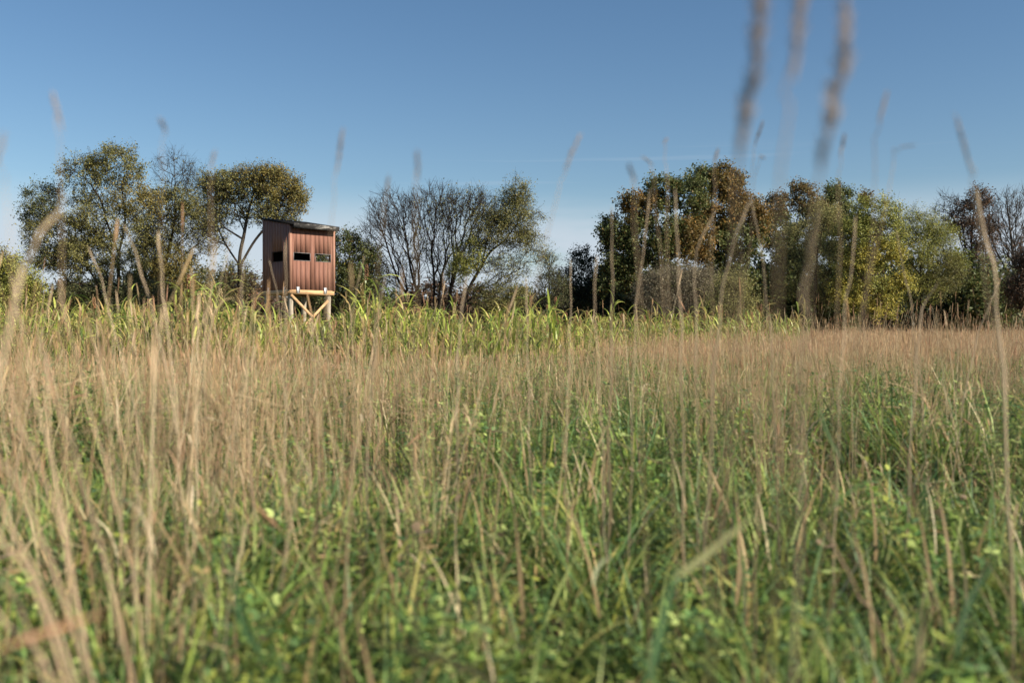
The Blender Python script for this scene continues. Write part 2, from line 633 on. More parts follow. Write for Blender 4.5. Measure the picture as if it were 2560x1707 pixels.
tree('domed_tree', 'tree with wide ochre-green domed crown standing just behind the wooden blind', 58,
     [[(604, 835), (603, 700), (603, 640), (612, 590), (620, 530), (640, 470)], [(603, 660), (640, 600), (690, 545), (720, 500)],
      [(600, 665), (555, 600), (535, 540), (540, 490)], [(612, 580), (590, 530), (580, 480)]],
     [(590, 470, 80, 40, .8, 0), (690, 470, 66, 50, 1.1, 1), (540, 475, 55, 42, .7, 0), (645, 448, 66, 26, 1, 1), (738, 500, 32, 40, 1, 1), (545, 540, 46, 40, .35, 0), (650, 530, 80, 36, .6, 0),
      (520, 590, 34, 36, .25, 0), (700, 545, 44, 34, .6, 0), (590, 700, 44, 50, .4, 0)],
     1400, 30, (OLIVE, OCHRE, DARKOL), size=0.11, sig=0.16, clump=0.25, shell=0.15)
tree('cedar_tree', 'dark narrow evergreen standing between the trunks of the two left trees', 68,
     [[(365, 835), (365, 700), (366, 600), (366, 540)]],
     [(366, 590, 18, 45, 1, 0), (366, 650, 34, 60, 1, 0), (368, 730, 48, 60, 1, 0)], 380, 60, (PINE,), size=0.12, aspect=0.3, sig=0.2, twigs=1)
tree('yellowing_bush', 'yellow-green rounded bush at the left edge of the photo', 46,
     [[(15, 835), (16, 760), (20, 690)]],
     [(20, 700, 50, 55, 1, 0), (58, 725, 36, 45, 1, 0), (-8, 672, 38, 36, 1, 1), (25, 770, 70, 50, 1, 0)], 380, 55, (YELG, OCHRE), size=0.10, sig=0.2, cat='bush')
tree('small_oak', 'small dark green tree with yellow leaves low down, right beside the blind', 60,
     [[(872, 835), (872, 740), (880, 680), (885, 620)]],
     [(868, 612, 34, 28, 1, 0), (905, 642, 42, 34, 1, 0), (875, 700, 48, 48, 1, 0), (925, 700, 40, 50, .8, 0), (870, 678, 26, 14, .8, 1), (900, 770, 60, 40, 1, 0), (815, 655, 32, 48, 1, 0), (800, 740, 50, 50, 1, 0)],
     700, 50, (OAKG, YEL), size=0.12, sig=0.2)
tree('leafless_tree', 'leafless many-stemmed tree with fanning black branches in the middle', 60,
     [[(1062, 835), (1040, 770), (1000, 710), (978, 650), (962, 600), (948, 560), (908, 520)], [(1070, 835), (1058, 770), (1030, 690), (1015, 600), (1000, 500)],
      [(1085, 835), (1085, 700), (1080, 620), (1100, 560), (1078, 480)], [(1095, 835), (1100, 700), (1135, 620), (1180, 560), (1202, 500)],
      [(1110, 835), (1132, 690), (1150, 640), (1222, 530)], [(1015, 640), (990, 560), (960, 500), (930, 485)], [(1085, 660), (1060, 600), (1045, 520)]],
     [(990, 530, 75, 58, 0, 0), (1080, 520, 80, 55, .02, 0), (1160, 535, 80, 58, .12, 0), (955, 580, 50, 60, 0, 0), (1080, 610, 90, 60, .10, 0), (1200, 520, 38, 48, .12, 0), (1000, 680, 60, 50, .05, 0), (1120, 690, 50, 50, .10, 0)],
     1500, 24, (OLIVE,), size=0.12, sig=0.15, twigs=4, bark=(0.036, 0.029, 0.024), tip=0.011, shell=0.05, bf=0.75)
tree('leaning_willow', 'olive-leaved willow leaning to the right beside the leafless tree', 57,
     [[(1140, 835), (1165, 745), (1195, 680), (1225, 630), (1262, 600), (1292, 560)], [(1205, 660), (1222, 590), (1248, 530), (1285, 480)], [(1250, 610), (1310, 605), (1350, 640)]],
     [(1290, 490, 36, 36, 1.1, 0), (1270, 550, 58, 46, 1.1, 0), (1222, 580, 52, 50, .8, 0), (1312, 605, 46, 30, 1, 0), (1180, 640, 45, 44, .8, 1), (1345, 642, 22, 18, .5, 0),
      (1155, 672, 26, 24, 1.3, 1), (1262, 665, 60, 40, .35, 0), (1245, 745, 75, 45, 1, 0), (1340, 540, 22, 16, .3, 0)],
     950, 42, (OLIVE, YELG), size=0.13, aspect=0.32, sig=0.2, droop=0.3)
tree('slim_evergreen', 'thin grey-green young tree with a pointed top at the left end of the dark shrubs', 62,
     [[(1372, 835), (1372, 720), (1374, 630)]],
     [(1372, 665, 16, 32, .7, 0), (1378, 730, 40, 55, .7, 0)], 240, 32, (DARKOL,), size=0.11, aspect=0.35, sig=0.16)
tree('round_headed_shrub', 'dark shrub with round raised head left of the big oaks', 66,
     [[(1450, 835), (1452, 740), (1455, 650)]],
     [(1455, 660, 30, 38, 1, 0), (1420, 720, 42, 45, 1, 0), (1490, 730, 45, 50, 1, 0), (1450, 780, 80, 45, 1, 0)], 420, 50, (PINE,), size=0.12, sig=0.2)
tree('oak_tree', 'big dark green oak whose crown slopes down to the left over the shrubs', 64,
     [[(1650, 835), (1650, 740), (1645, 650), (1640, 560), (1650, 500)], [(1646, 670), (1590, 600), (1550, 560)], [(1644, 620), (1690, 560), (1710, 500)]],
     [(1536, 575, 38, 42, 1, 0), (1590, 520, 52, 44, 1, 1), (1660, 478, 55, 40, 1, 0), (1720, 490, 50, 50, 1, 0), (1640, 590, 90, 70, 1, 0), (1560, 640, 62, 50, 1, 0),
      (1530, 690, 40, 50, 1, 0), (1720, 600, 70, 60, 1, 1), (1620, 690, 80, 50, 1, 0)],
     1000, 50, (OAKG, OAKO), size=0.16, aspect=0.65, sig=0.2, clump=0.42)
tree('oak_tree', 'tallest oak, orange-brown leaves mixed with green, right of the dark green oak', 67,
     [[(1800, 835), (1798, 740), (1800, 650), (1790, 560), (1780, 500)], [(1799, 680), (1840, 600), (1870, 540)], [(1799, 640), (1750, 580), (1730, 530)]],
     [(1755, 458, 42, 34, 1, 1), (1815, 462, 52, 44, 1, 0), (1870, 530, 42, 46, 1, 0), (1790, 530, 75, 50, 1, 0), (1850, 600, 60, 58, 1, 1), (1770, 610, 70, 55, 1, 1), (1895, 580, 35, 40, 1, 0), (1820, 690, 70, 45, .7, 1)],
     950, 50, (OAKO, OAKG), size=0.16, aspect=0.65, sig=0.2, clump=0.42)
tree('oak_tree', 'rusty brown oak showing its head between the tallest oak and the dark round crown', 74,
     [[(1985, 835), (1985, 720), (1985, 600), (1995, 520)], [(1985, 640), (1945, 570), (1930, 530)]],
     [(1940, 520, 38, 34, 1, 0), (2000, 497, 46, 34, 1, 0), (2045, 540, 45, 45, 1, 0), (1955, 590, 55, 60, 1, 1), (2010, 620, 60, 60, 1, 1), (1950, 690, 55, 50, .8, 1)],
     620, 46, (OAKB, OAKG), size=0.16, aspect=0.65, sig=0.22, clump=0.42)
tree('oak_tree', 'dark green oak with small rounded head above the pale willow', 78,
     [[(2098, 835), (2098, 700), (2098, 560), (2098, 500)]],
     [(2095, 492, 40, 24, 1.2, 0), (2090, 535, 48, 34, 1, 0), (2160, 500, 18, 16, 1, 1), (2110, 600, 60, 60, 1, 0)], 380, 55, (OAKG, OAKB), size=0.16, sig=0.22, clump=0.4)
tree('pale_willow', 'pale yellow-green feathery willow in front of the rusty brown oak', 60,
     [[(2040, 835), (2035, 730), (2045, 640), (2060, 560)], [(2036, 700), (1995, 640), (1985, 590)]],
     [(2060, 545, 48, 40, 1, 0), (2000, 600, 55, 50, .8, 0), (2050, 640, 60, 60, .8, 0), (1975, 690, 50, 60, .7, 1), (2050, 720, 60, 55, .7, 1)],
     700, 46, (PALE, OLIVE), size=0.11, aspect=0.32, sig=0.2, droop=0.3, clump=0.28)
tree('yellow_leaved_tree', 'tree with bright yellow lower branches in the middle of the right-hand trees', 58,
     [[(2160, 835), (2158, 740), (2165, 660), (2175, 580)], [(2160, 700), (2205, 660), (2235, 700)], [(2162, 680), (2120, 630), (2110, 600)]],
     [(2185, 535, 62, 38, 1, 0), (2140, 590, 52, 46, .9, 0), (2205, 632, 62, 26, 1.1, 1), (2145, 660, 52, 30, 1, 1), (2235, 715, 48, 30, 1.1, 1), (2125, 735, 55, 36, .9, 1),
      (2190, 770, 60, 28, .8, 1), (2220, 590, 50, 40, .8, 0), (2170, 700, 50, 40, .6, 0)],
     900, 44, (YELG, YEL), size=0.12, aspect=0.5, sig=0.18, flat=0.7, clump=0.4)
tree('round_willow', 'rounded olive green willow right of the yellow leaved tree', 63,
     [[(2305, 835), (2300, 740), (2305, 660), (2315, 590)], [(2301, 700), (2345, 650), (2365, 620)], [(2302, 690), (2262, 640), (2255, 610)]],
     [(2300, 560, 60, 36, 1, 0), (2352, 600, 44, 48, 1, 0), (2285, 630, 70, 60, 1, 0), (2345, 680, 60, 52, 1, 1), (2290, 720, 60, 50, .8, 0), (2385, 660, 26, 50, .9, 0)],
     850, 50, (YELG, OLIVE), size=0.11, aspect=0.32, sig=0.22, droop=0.35, clump=0.28)
tree('brown_leaved_tree', 'thin dark tree with dead brown leaves left of the leafless trees on the right', 80,
     [[(2428, 835), (2430, 720), (2432, 600), (2440, 500)], [(2430, 680), (2400, 600), (2385, 540)]],
     [(2442, 505, 34, 32, 1, 0), (2402, 555, 36, 46, .9, 0), (2450, 590, 46, 50, .7, 0), (2430, 670, 60, 50, .7, 0), (2365, 520, 36, 40, 0, 0)],
     560, 34, (BROWN,), size=0.15, sig=0.25, tip=0.014)
tree('leafless_tree', 'leafless grey tree with upright twigs at the right edge of the photo', 82,
     [[(2535, 835), (2533, 700), (2530, 600), (2515, 500)], [(2533, 680), (2560, 600), (2575, 520)], [(2532, 700), (2495, 620), (2485, 560)]],
     [(2510, 530, 46, 58, 0, 0), (2560, 530, 46, 60, 0, 0), (2500, 620, 55, 55, .08, 0), (2570, 620, 60, 60, .15, 0), (2470, 560, 30, 60, .05, 0)],
     1000, 20, (BROWN,), size=0.15, twigs=3, sig=0.2, tip=0.014, shell=0.1, bf=0.7, bark=(0.10, 0.085, 0.07))
tree('rusty_bush', 'tall rusty brown bush at the right edge under the leafless grey tree', 56,
     [[(2580, 835), (2582, 760), (2590, 690)]],
     [(2585, 660, 38, 50, 1, 0), (2570, 730, 55, 50, 1, 0)], 300, 50, (BROWN,), size=0.11, sig=0.2, cat='bush')
tree('grey_shrub', 'grey-brown tangled shrub in front of the big oaks', 47,
     [[(1690, 835), (1690, 780), (1685, 730)], [(1690, 800), (1640, 760), (1620, 730)], [(1690, 800), (1740, 750), (1755, 710)]],
     [(1690, 705, 70, 34, .9, 0), (1632, 735, 46, 36, .9, 0), (1748, 715, 42, 40, .9, 0), (1690, 780, 85, 40, .7, 0)],
     620, 26, (GREY,), size=0.09, aspect=0.3, sig=0.12, bark=(0.17, 0.14, 0.10), cat='shrub', twigs=5)
tree('pale_green_shrub', 'pale green rounded shrub right of the grey tangled shrub', 45,
     [[(1822, 835), (1822, 790), (1824, 740)]],
     [(1822, 735, 40, 42, 1, 0), (1850, 780, 38, 40, 1, 0), (1795, 785, 38, 40, 1, 0)], 380, 50, (PALE,), size=0.08, aspect=0.3, sig=0.15, cat='shrub')

# hedgerow shrubs along the foot of the trees: a few kinds, copied
def shrub_kind(pal, seed, tall):
    r = tree('hedge_shrub', 'x', 72, [[(1280, 835), (1280, 800), (1280, 760)]],
             [(1280, 770 - tall, 40, 36, 1, 0), (1245, 795, 45, 38, 1, 0), (1318, 790, 45, 40, 1, 0), (1280, 820, 60, 40, 1, 0)],
             330, 34, (pal,), size=0.19, sig=0.26, cat='shrub', twigs=2)
    return r


HEDGE = [shrub_kind(p, i, t) for i, (p, t) in enumerate([(DARKOL, 10), (OAKG, 25), (PINE, 0), (BROWN, 12)])]
BESIDE = [(60, 'between the yellow-green bush and the broad olive tree'), (180, 'below the left half of the broad olive tree'),
          (260, 'at the foot of the broad olive tree'), (345, 'below the dark narrow evergreen'), (430, 'at the foot of the bare-topped tree'),
          (520, 'between the bare-topped tree and the domed tree'), (600, 'at the foot of the domed tree'), (690, 'behind the legs of the wooden blind'),
          (800, 'just right of the wooden blind'), (900, 'below the small dark green tree'), (985, 'left of the stems of the leafless middle tree'),
          (1080, 'at the foot of the leafless middle tree'), (1190, 'at the foot of the leaning willow'), (1310, 'in the gap right of the leaning willow'),
          (1420, 'below the dark round-headed shrub'), (1530, 'below the left edge of the big dark green oak'), (1620, 'below the big dark green oak'),
          (1710, 'behind the grey tangled shrub'), (1810, 'behind the pale green shrub'), (1905, 'right of the pale green shrub'),
          (1990, 'below the rusty brown oak'), (2070, 'at the foot of the pale willow'), (2160, 'at the foot of the yellow leaved tree'),
          (2250, 'between the yellow leaved tree and the round willow'), (2330, 'at the foot of the round willow'), (2420, 'below the thin brown-leaved tree'),
          (2500, 'below the leafless tree at the right edge')]
KN = ['dark olive', 'deep green', 'blackish evergreen', 'dull brown']
hedge_used = set()
for i, (px, where) in enumerate(BESIDE):
    k = (i * 3 + (i // 4)) % 4
    if 1500 < px < 2500 and k == 0:
        k = 1
    src = HEDGE[k]
    if k in hedge_used:
        o = src.copy()
        COL.objects.link(o)
        for ch in src.children:
            c = ch.copy()
            COL.objects.link(c)
            c.parent = o
    else:
        o = src
        hedge_used.add(k)
    dd = 74 + R.uniform(-4, 6)
    o.location = ((px - 1280) / F * dd, dd, 0)
    o.rotation_euler = (0, 0, R.uniform(0, 6.28))
    sc = R.uniform(0.85, 1.1) * (1.35 if px > 1480 else 1.2 if 150 < px < 620 else 1.0)
    o.scale = (sc * 1.25, sc * 1.1, sc)
    tag(o, KN[k] + ' hedgerow shrub ' + where, 'shrub', 'shrubs of the hedgerow under the trees')


def far_wood():
    """distant woodland that reads as one dark mass behind the hedgerow"""
    n = 55000
    x = NR.uniform(-75, 85, n)
    y = NR.uniform(92, 112, n)
    top = 3.8 + 1.0 * np.sin(x * 0.21) + 0.8 * np.sin(x * 0.53 + 1) + 0.5 * np.sin(x * 1.3 + 2)
    rr = np.clip((x - 10) / 8, 0, 1) * np.clip((86 - x) / 5, 0, 1)
    top = top + rr * (4.6 + 0.8 * np.sin(x * 0.37))
    top = top * NR.uniform(0.75, 1.05, n)
    z = top * NR.uniform(0, 1, n) ** 0.75
    c = np.stack([x, y, z], 1)
    a, b = np.array(OAKG[0]), np.array(BROWN[1])  # dark leaf colours stand in for shade from the trees in front
    wv = (0.5 + 0.5 * np.sin(x * 0.4 + y * 0.2))[:, None]
    cols = (a * wv + b * (1 - wv)) * NR.uniform(0.6, 1.3, (n, 1))
    V, q, C = leaf_quads(c, 0.62, 0.7, cols)
    o = link('far_wood', mesh_np('far_wood', V, [q], M['tree_leaf'], C))
    tag(o, 'low woodland far behind the hedgerow, tree shade put into its dark leaf colours', 'wood', kind='stuff')


far_wood()


# ------------------------------------------------------------------ the shooting blind on stilts
DX = np.array([math.sin(math.radians(47)), math.cos(math.radians(47)), 0])      # along the front wall
DN = np.array([DX[1], -DX[0], 0])                                              # out of the front wall
DZ = np.array([0, 0, 1.0])
W, DEP = 1.83, 1.95
C0 = P(725, 0, 35.0)
blind = bpy.data.objects.new('hunting_blind', None)
COL.objects.link(blind)
blind.location = (C0.x, C0.y, 0)
tag(blind, 'red-brown wooden box blind on round stilts with slot windows and slanted dark roof', 'hunting blind')
ZB = H + (HY - 735) / 71.1            # underside of the floor beam
ZS = ZB + 0.165                       # bottom of the siding
ZF, ZR = ZB + 2.42, ZB + 2.74         # top of the front and rear wall


def bx(g, u0, u1, n0, n1, z0, z1, col=(1, 1, 1)):
    """box in blind coordinates: u along the front wall, n depth behind the front wall, z height"""
    c = DX * (u0 + u1) / 2 - DN * (n0 + n1) / 2 + DZ * (z0 + z1) / 2
    g.box(c, DX * (u1 - u0) / 2, -DN * (n1 - n0) / 2, DZ * (z1 - z0) / 2, col)


def part(name, g, mat, parent=blind, label=None):
    o = link(name, g.mesh(name, M[mat]), parent)
    if label:
        o['label'] = label
    return o


def local(u, n, z):
    return DX * u - DN * n + DZ * z


def slab(g, u0, u1, n0, n1, z00, z01, zt0, zt1):
    """box whose bottom/top heights differ at n0 and n1"""
    V = [local(u, n, z) for u in (u0, u1) for n, z in ((n0, z00), (n1, z01), (n1, zt1), (n0, zt0))]
    g.add(V, [(0, 1, 2, 3), (7, 6, 5, 4), (0, 4, 5, 1), (1, 5, 6, 2), (2, 6, 7, 3), (3, 7, 4, 0)])


def zroof(n):
    return ZF + (ZR - ZF) * n / DEP


WZ0, WZ1 = ZB + 1.20, ZB + 1.46
front_windows = [(0.155, 0.815), (1.02, 1.675)]
# inner sheathing carries the openings
for nm, uu in (('front', None),):
    g = Geo()
    segs = [0.03] + [v for fw in front_windows for v in fw] + [W - 0.03]
    for a, b in ((0, 1), (2, 3), (4, 5)):
        bx(g, segs[a], segs[b], 0.022, 0.05, ZS, ZF + 0.025)
    for a, b in ((1, 2), (3, 4)):
        bx(g, segs[a], segs[b], 0.022, 0.05, ZS, WZ0)
        bx(g, segs[a], segs[b], 0.022, 0.05, WZ1, ZF + 0.025)
    part('sheathing', g, 'groove')
# siding boards of the front wall
cuts = [0.075, 0.235, 0.415, 0.61, 0.815, 0.995, 1.175, 1.36, 1.545, W - 0.075]
gap = 0.009
for i in range(len(cuts) - 1):
    a, b = cuts[i] + gap / 2, cuts[i + 1] - gap / 2
    g = Geo()
    xs = sorted({a, b, *[v for fw in front_windows for v in fw if a < v < b]})
    for s0, s1 in zip(xs[:-1], xs[1:]):
        m_ = (s0 + s1) / 2
        if any(f0 < m_ < f1 for f0, f1 in front_windows):
            bx(g, s0, s1, 0, 0.022, ZS + 0.002, WZ0)
            bx(g, s0, s1, 0, 0.022, WZ1, ZF - 0.02)
        else:
            bx(g, s0, s1, 0, 0.022, ZS + 0.002, ZF - 0.02)
    part('siding_board', g, 'siding')
for a, b in ((-0.022, 0.072), (W - 0.072, W + 0.022)):
    g = Geo()
    bx(g, a, b, -0.02, 0.018, ZS - 0.01, ZF - 0.03)
    part('corner_trim', g, 'trim')
# side walls: boards running up to the sloping roof
left_win = (0.50, 1.22)
right_win = (0.30, 1.25)
for side, (w0, w1) in ((0, left_win), (1, right_win)):
    u0, u1 = (0.0, 0.022) if side == 0 else (W - 0.022, W)
    iu0, iu1 = (0.024, 0.046) if side == 0 else (W - 0.046, W - 0.024)
    g = Geo()
    for a, b, lo, hi in ((0.03, w0, ZS, None), (w1, DEP - 0.03, ZS, None), (w0, w1, ZS, WZ0), (w0, w1, WZ1 + 0.06, None)):
        za, zb_ = (hi, hi) if hi else (zroof(a) + 0.025, zroof(b) + 0.025)
        slab(g, iu0, iu1, a, b, lo, lo, za, zb_)
    part('sheathing', g, 'groove')
    nb = 10
    for i in range(nb):
        a = 0.02 + (DEP - 0.04) * i / nb + gap / 2
        b = 0.02 + (DEP - 0.04) * (i + 1) / nb - gap / 2
        g = Geo()
        xs = sorted({a, b, *[v for v in (w0, w1) if a < v < b]})
        for s0, s1 in zip(xs[:-1], xs[1:]):
            m_ = (s0 + s1) / 2
            if w0 < m_ < w1:
                slab(g, u0, u1, s0, s1, ZS, ZS, WZ0, WZ0)
                slab(g, u0, u1, s0, s1, WZ1 + 0.06, WZ1 + 0.06, zroof(s0) + 0.026, zroof(s1) + 0.026)
            else:
                slab(g, u0, u1, s0, s1, ZS, ZS, zroof(s0) + 0.026, zroof(s1) + 0.026)
        part('siding_board', g, 'siding')
    fr = Geo()
    o0, o1 = (-0.012, 0.0) if side == 0 else (W, W + 0.012)
    for a, b, z0, z1 in ((w0 - .02, w1 + .02, WZ0 - .02, WZ0), (w0 - .02, w1 + .02, WZ1 + .06, WZ1 + .08), (w0 - .02, w0, WZ0, WZ1 + .06), (w1, w1 + .02, WZ0, WZ1 + .06)):
        bx(fr, o0, o1, a, b, z0, z1)
    part('window_frame', fr, 'dark_in')
# rear wall
g = Geo()
bx(g, 0.03, W - 0.03, DEP - 0.05, DEP - 0.02, ZS, ZR + 0.015)
part('rear_wall', g, 'siding')
g = Geo()
bx(g, 0.05, W - 0.05, 0.052, DEP - 0.052, ZS + 0.005, ZS + 0.03)
part('floor', g, 'dark_in')
# black inner lining hangs clear of the windows
g = Geo()
bx(g, 0.06, W - 0.06, DEP - 0.062, DEP - 0.052, ZS + 0.03, ZR - 0.08)
part('inner_lining', g, 'dark_in')
# front window frames
for (a, b) in front_windows:
    g = Geo()
    t = 0.012
    bx(g, a - t, b + t, -0.008, 0.01, WZ0 - t, WZ0)
    bx(g, a - t, b + t, -0.008, 0.01, WZ1, WZ1 + t)
    bx(g, a - t, a, -0.008, 0.01, WZ0, WZ1)
    bx(g, b, b + t, -0.008, 0.01, WZ0, WZ1)
    f = part('window_frame', g, 'frame')
# roof: decking with roll roofing and fascia
OV = 0.25
g = Geo()
k = (ZR - ZF) / DEP
slab(g, -0.03, W + 0.04, -OV, DEP + 0.03, ZF + 0.03 - OV * k, ZF + 0.03 + (DEP + .03) * k, ZF + 0.09 - OV * k, ZF + 0.09 + (DEP + .03) * k)
roof = part('roof', g, 'roof')
zf = ZF + 0.03 - OV * k
g = Geo()
bx(g, 0.0, W + 0.045, -OV - 0.03, -OV - 0.002, zf - 0.105, zf + 0.062)
part('fascia_board', g, 'fascia', roof)
for uu in (0.1, 0.7, 1.3, W - 0.1):
    g = Geo()
    slab(g, uu - 0.02, uu + 0.02, -OV, -0.025, zf - 0.09, zf - 0.09 + (OV - .025) * k, zf - 0.002, zf - 0.002 + (OV - .025) * k)
    part('rafter_tail', g, 'dark_in', roof)
# floor beams
for u0, u1, n0, n1, z0 in ((-0.01, W + 0.0, 0.0, 0.04, ZB), (-0.01, W, DEP - 0.04, DEP, ZB), (0.0, 0.04, 0.042, DEP - 0.042, ZB + 0.003), (W - 0.05, W - 0.01, 0.042, DEP - 0.042, ZB + 0.003)):
    g = Geo()
    bx(g, u0, u1, n0, n1, z0, ZS - 0.004)
    part('floor_beam', g, 'lumber')
# galvanised brackets
for uu in (0.32, 1.44):
    g = Geo()
    bx(g, uu - 0.055, uu + 0.055, -0.008, -0.001, ZS - 0.13, ZS + 0.10)
    bx(g, uu - 0.055, uu - 0.049, -0.04, -0.008, ZS - 0.10, ZS + 0.05)
    bx(g, uu + 0.049, uu + 0.055, -0.04, -0.008, ZS - 0.10, ZS + 0.05)
    part('bracket', g, 'metal')
for nn in (0.4, 1.5):
    g = Geo()
    bx(g, -0.008, -0.001, nn - 0.055, nn + 0.055, ZS - 0.13, ZS + 0.10)
    part('bracket', g, 'metal')
# four round stilts
for (uu, nn) in ((0.12, 0.14), (W - 0.17, 0.14), (0.12, DEP - 0.14), (W - 0.17, DEP - 0.14)):
    g = Geo()
    zz = np.linspace(-0.3, ZB - 0.002, 7)
    pts = np.array([local(uu + 0.008 * math.sin(z * 2 + uu * 5), nn + 0.006 * math.cos(z * 3), z) for z in zz])
    g.tube(pts, np.linspace(0.105, 0.088, 7), (1, 1, 1), 14)
    top = [local(uu, nn, ZB - 0.002)]
    o = link('leg', g.mesh('leg', M['post'], True), blind)


def brace(u0, z0, u1, z1, n, wdt=0.09, th=0.038):
    a, b = local(u0, n, z0), local(u1, n, z1)
    d = (b - a)
    ln = np.linalg.norm(d)
    d = d / ln
    s = np.cross(d, DN)
    g = Geo()
    g.box((a + b) / 2, d * ln / 2, s * wdt / 2, DN * th / 2)
    part('brace', g, 'lumber')


brace(0.05, ZB - 0.02, 1.66, ZB - 1.45, 0.02)
brace(1.60, ZB - 0.20, 0.15, ZB - 1.55, 0.062)
brace(0.05, ZB - 0.05, 1.66, ZB - 1.50, DEP - 0.02)


# ------------------------------------------------------------------ sorghum
SG = [(0.34, 0.40, 0.07), (0.29, 0.37, 0.065), (0.46, 0.49, 0.11), (0.20, 0.29, 0.06), (0.46, 0.40, 0.13), (0.44, 0.32, 0.12), (0.31, 0.38, 0.09)]


def sorghum_leaf(r, g, M4=None, col=None):
    Ln = r.uniform(0.45, 0.75)
    wd = r.uniform(0.033, 0.052)
    n = 8
    up = r.uniform(0.95, 1.42)
    t = np.linspace(0, 1, n)
    ang = up - t ** 1.4 * r.uniform(1.3, 2.5)
    dx = np.cos(ang) * Ln / (n - 1)
    dz = np.sin(ang) * Ln / (n - 1)
    x = np.concatenate([[0], np.cumsum(dx[:-1])])
    z = np.concatenate([[0], np.cumsum(dz[:-1])])
    tw = r.uniform(-1.1, 1.1)
    y = 0.05 * np.sin(t * 3 + tw) * t
    pts = np.stack([x, y, z], 1)
    wid = wd * np.minimum(1, t * 5 + 0.35) * (1 - t ** 2.2) + 0.003
    a = tw * t
    side = np.stack([np.zeros(n), np.cos(a), np.sin(a)], 1)
    c = np.array(col or r.choice(SG)) * r.uniform(0.8, 1.15)
    cc = np.tile(c, (n, 1))
    tipc = np.array((0.42, 0.33, 0.13))
    f = np.clip((t - r.uniform(0.6, 1.0)) * 3, 0, 1)[:, None]
    cc = cc * (1 - f) + tipc * f
    if M4 is not None:
        ca, sa, zz = M4
        rot = np.array([[ca, -sa, 0], [sa, ca, 0], [0, 0, 1]])
        pts = pts @ rot.T + np.array([0, 0, zz])
        side = side @ rot.T
    g.ribbon(pts, wid, side, cc)


def stalk_geo(r, g, hh):
    z = np.linspace(-0.05, hh, 6)
    b = r.uniform(-0.06, 0.06)
    pts = np.stack([b * (z / hh) ** 2, r.uniform(-.04, .04) * (z / hh) ** 2, z], 1)
    cols = np.array([(0.30, 0.22, 0.12)] * 2 + [(0.28, 0.28, 0.10)] * 4)
    g.tube(pts, np.linspace(0.013, 0.006, 6), cols, 5)
    return pts[-1]


def head_geo(r, g, p, ln, rad, col):
    for i in range(26):
        t = i / 26
        a = i * 2.4
        c = np.array([p[0] + math.cos(a) * rad * 0.6 * math.sin(PI * (0.15 + t * .8)), p[1] + math.sin(a) * rad * 0.6 * math.sin(PI * (0.15 + t * .8)), p[2] + ln * t])
        d = np.array([math.cos(a) * 0.5, math.sin(a) * 0.5, 1.0])
        d /= np.linalg.norm(d)
        l2 = ln * 0.16
        s = np.cross(d, (0.3, 0.1, 1))
        s /= np.linalg.norm(s)
        rr = rad * 0.4
        g.tube([c, c + d * l2 * 0.5, c + d * l2], [rr * 0.3, rr, rr * 0.2], np.array(col) * r.uniform(0.7, 1.2), 4)


leaf_meshes = []
for i in range(9):
    g = Geo()
    sorghum_leaf(R, g)
    leaf_meshes.append(g.mesh('sorghum_leaf', M['sorghum_leaf'], True))
stalk_meshes = []
for i in range(4):
    g = Geo()
    stalk_geo(R, g, 1.65)
    stalk_meshes.append(g.mesh('sorghum_stalk', M['sorghum_leaf'], True))
g = Geo()
head_geo(R, g, (0, 0, 0), 0.24, 0.035, (0.33, 0.17, 0.085))
head_mesh = g.mesh('seed_head', M['grass_dry'])
head2 = Geo()
head_geo(R, head2, (0, 0, 0), 0.26, 0.04, (0.40, 0.30, 0.16))
head_mesh2 = head2.mesh('seed_head', M['grass_dry'])


def sorghum_here(x, y):
    """the food plot: irregular block of sorghum round the blind"""
    px = 1280 + x / y * F
    front = 21.5 + 2.5 * math.sin(x * 0.35) + (3.0 if px > 1500 else 0) + max(0, (px - 1500)) * 0.008
    if y < front or y > 44:
        return False
    lim = 2010 + 25 * math.sin(y * 1.3)
    if px > lim:
        return False
    return True


GAPS = [(300, 395, .35), (120, 260, .6), (1360, 1480, .7), (760, 800, .6)]


def sorghum_height(x, y):
    px = 1280 + x / y * F
    h = 0.85 + 0.08 * math.sin(x * 1.9 + 1) + 0.07 * math.sin(y * 2.3 + x)
    if px > 1450:
        h *= 1.04
    if 640 < px < 870:
        h *= 0.9
    if px < 700:
        h *= 1.04
    if R.random() < 0.04:
        h *= 1.22
    return h * R.uniform(0.86, 1.1)


plots = []
tries = 0
while len(plots) < 2100 and tries < 60000:
    tries += 1
    y = 20 + 24 * R.random() ** 1.25
    x = R.uniform(-0.62 * y, 0.34 * y)
    if not sorghum_here(x, y):
        continue
    # keep the box of stilts clear
    q = np.array([x - C0.x, y - C0.y, 0])
    uu, nn = float(q @ DX), float(-q @ DN)
    if -0.15 < uu < W + 0.15 and -0.25 < nn < DEP + 0.15:
        continue
    plots.append((x, y))
plots.sort(key=lambda p: p[1])
def in_view(p): return abs(p[0] / p[1]) < 0.52
near_p = [p for p in plots if in_view(p)][:285]
near_set = set(near_p)
MARKS = [(90, 'at the left edge of the photo'), (240, 'before the left half of the broad olive tree'), (350, 'before the trunk of the broad olive tree'),
         (480, 'before the bare-topped tree'), (650, 'before the domed tree'), (730, 'before the dark side of the blind'),
         (850, 'before the front wall of the blind'), (950, 'before the small oak'), (1080, 'before the left half of the leafless tree'),
         (1180, 'before the right half of the leafless tree'), (1300, 'before the leaning willow'), (1420, 'before the slim evergreen'),
         (1520, 'before the round-headed shrub'), (1650, 'before the dark green oak'), (1780, 'before the grey tangled shrub'),
         (1900, 'before the pale green shrub'), (9999, 'at the right end of the plot')]
ORD = ['first', 'second', 'third', 'fourth', 'fifth', 'sixth', 'seventh', 'eighth', 'ninth', 'tenth', 'eleventh', 'twelfth']
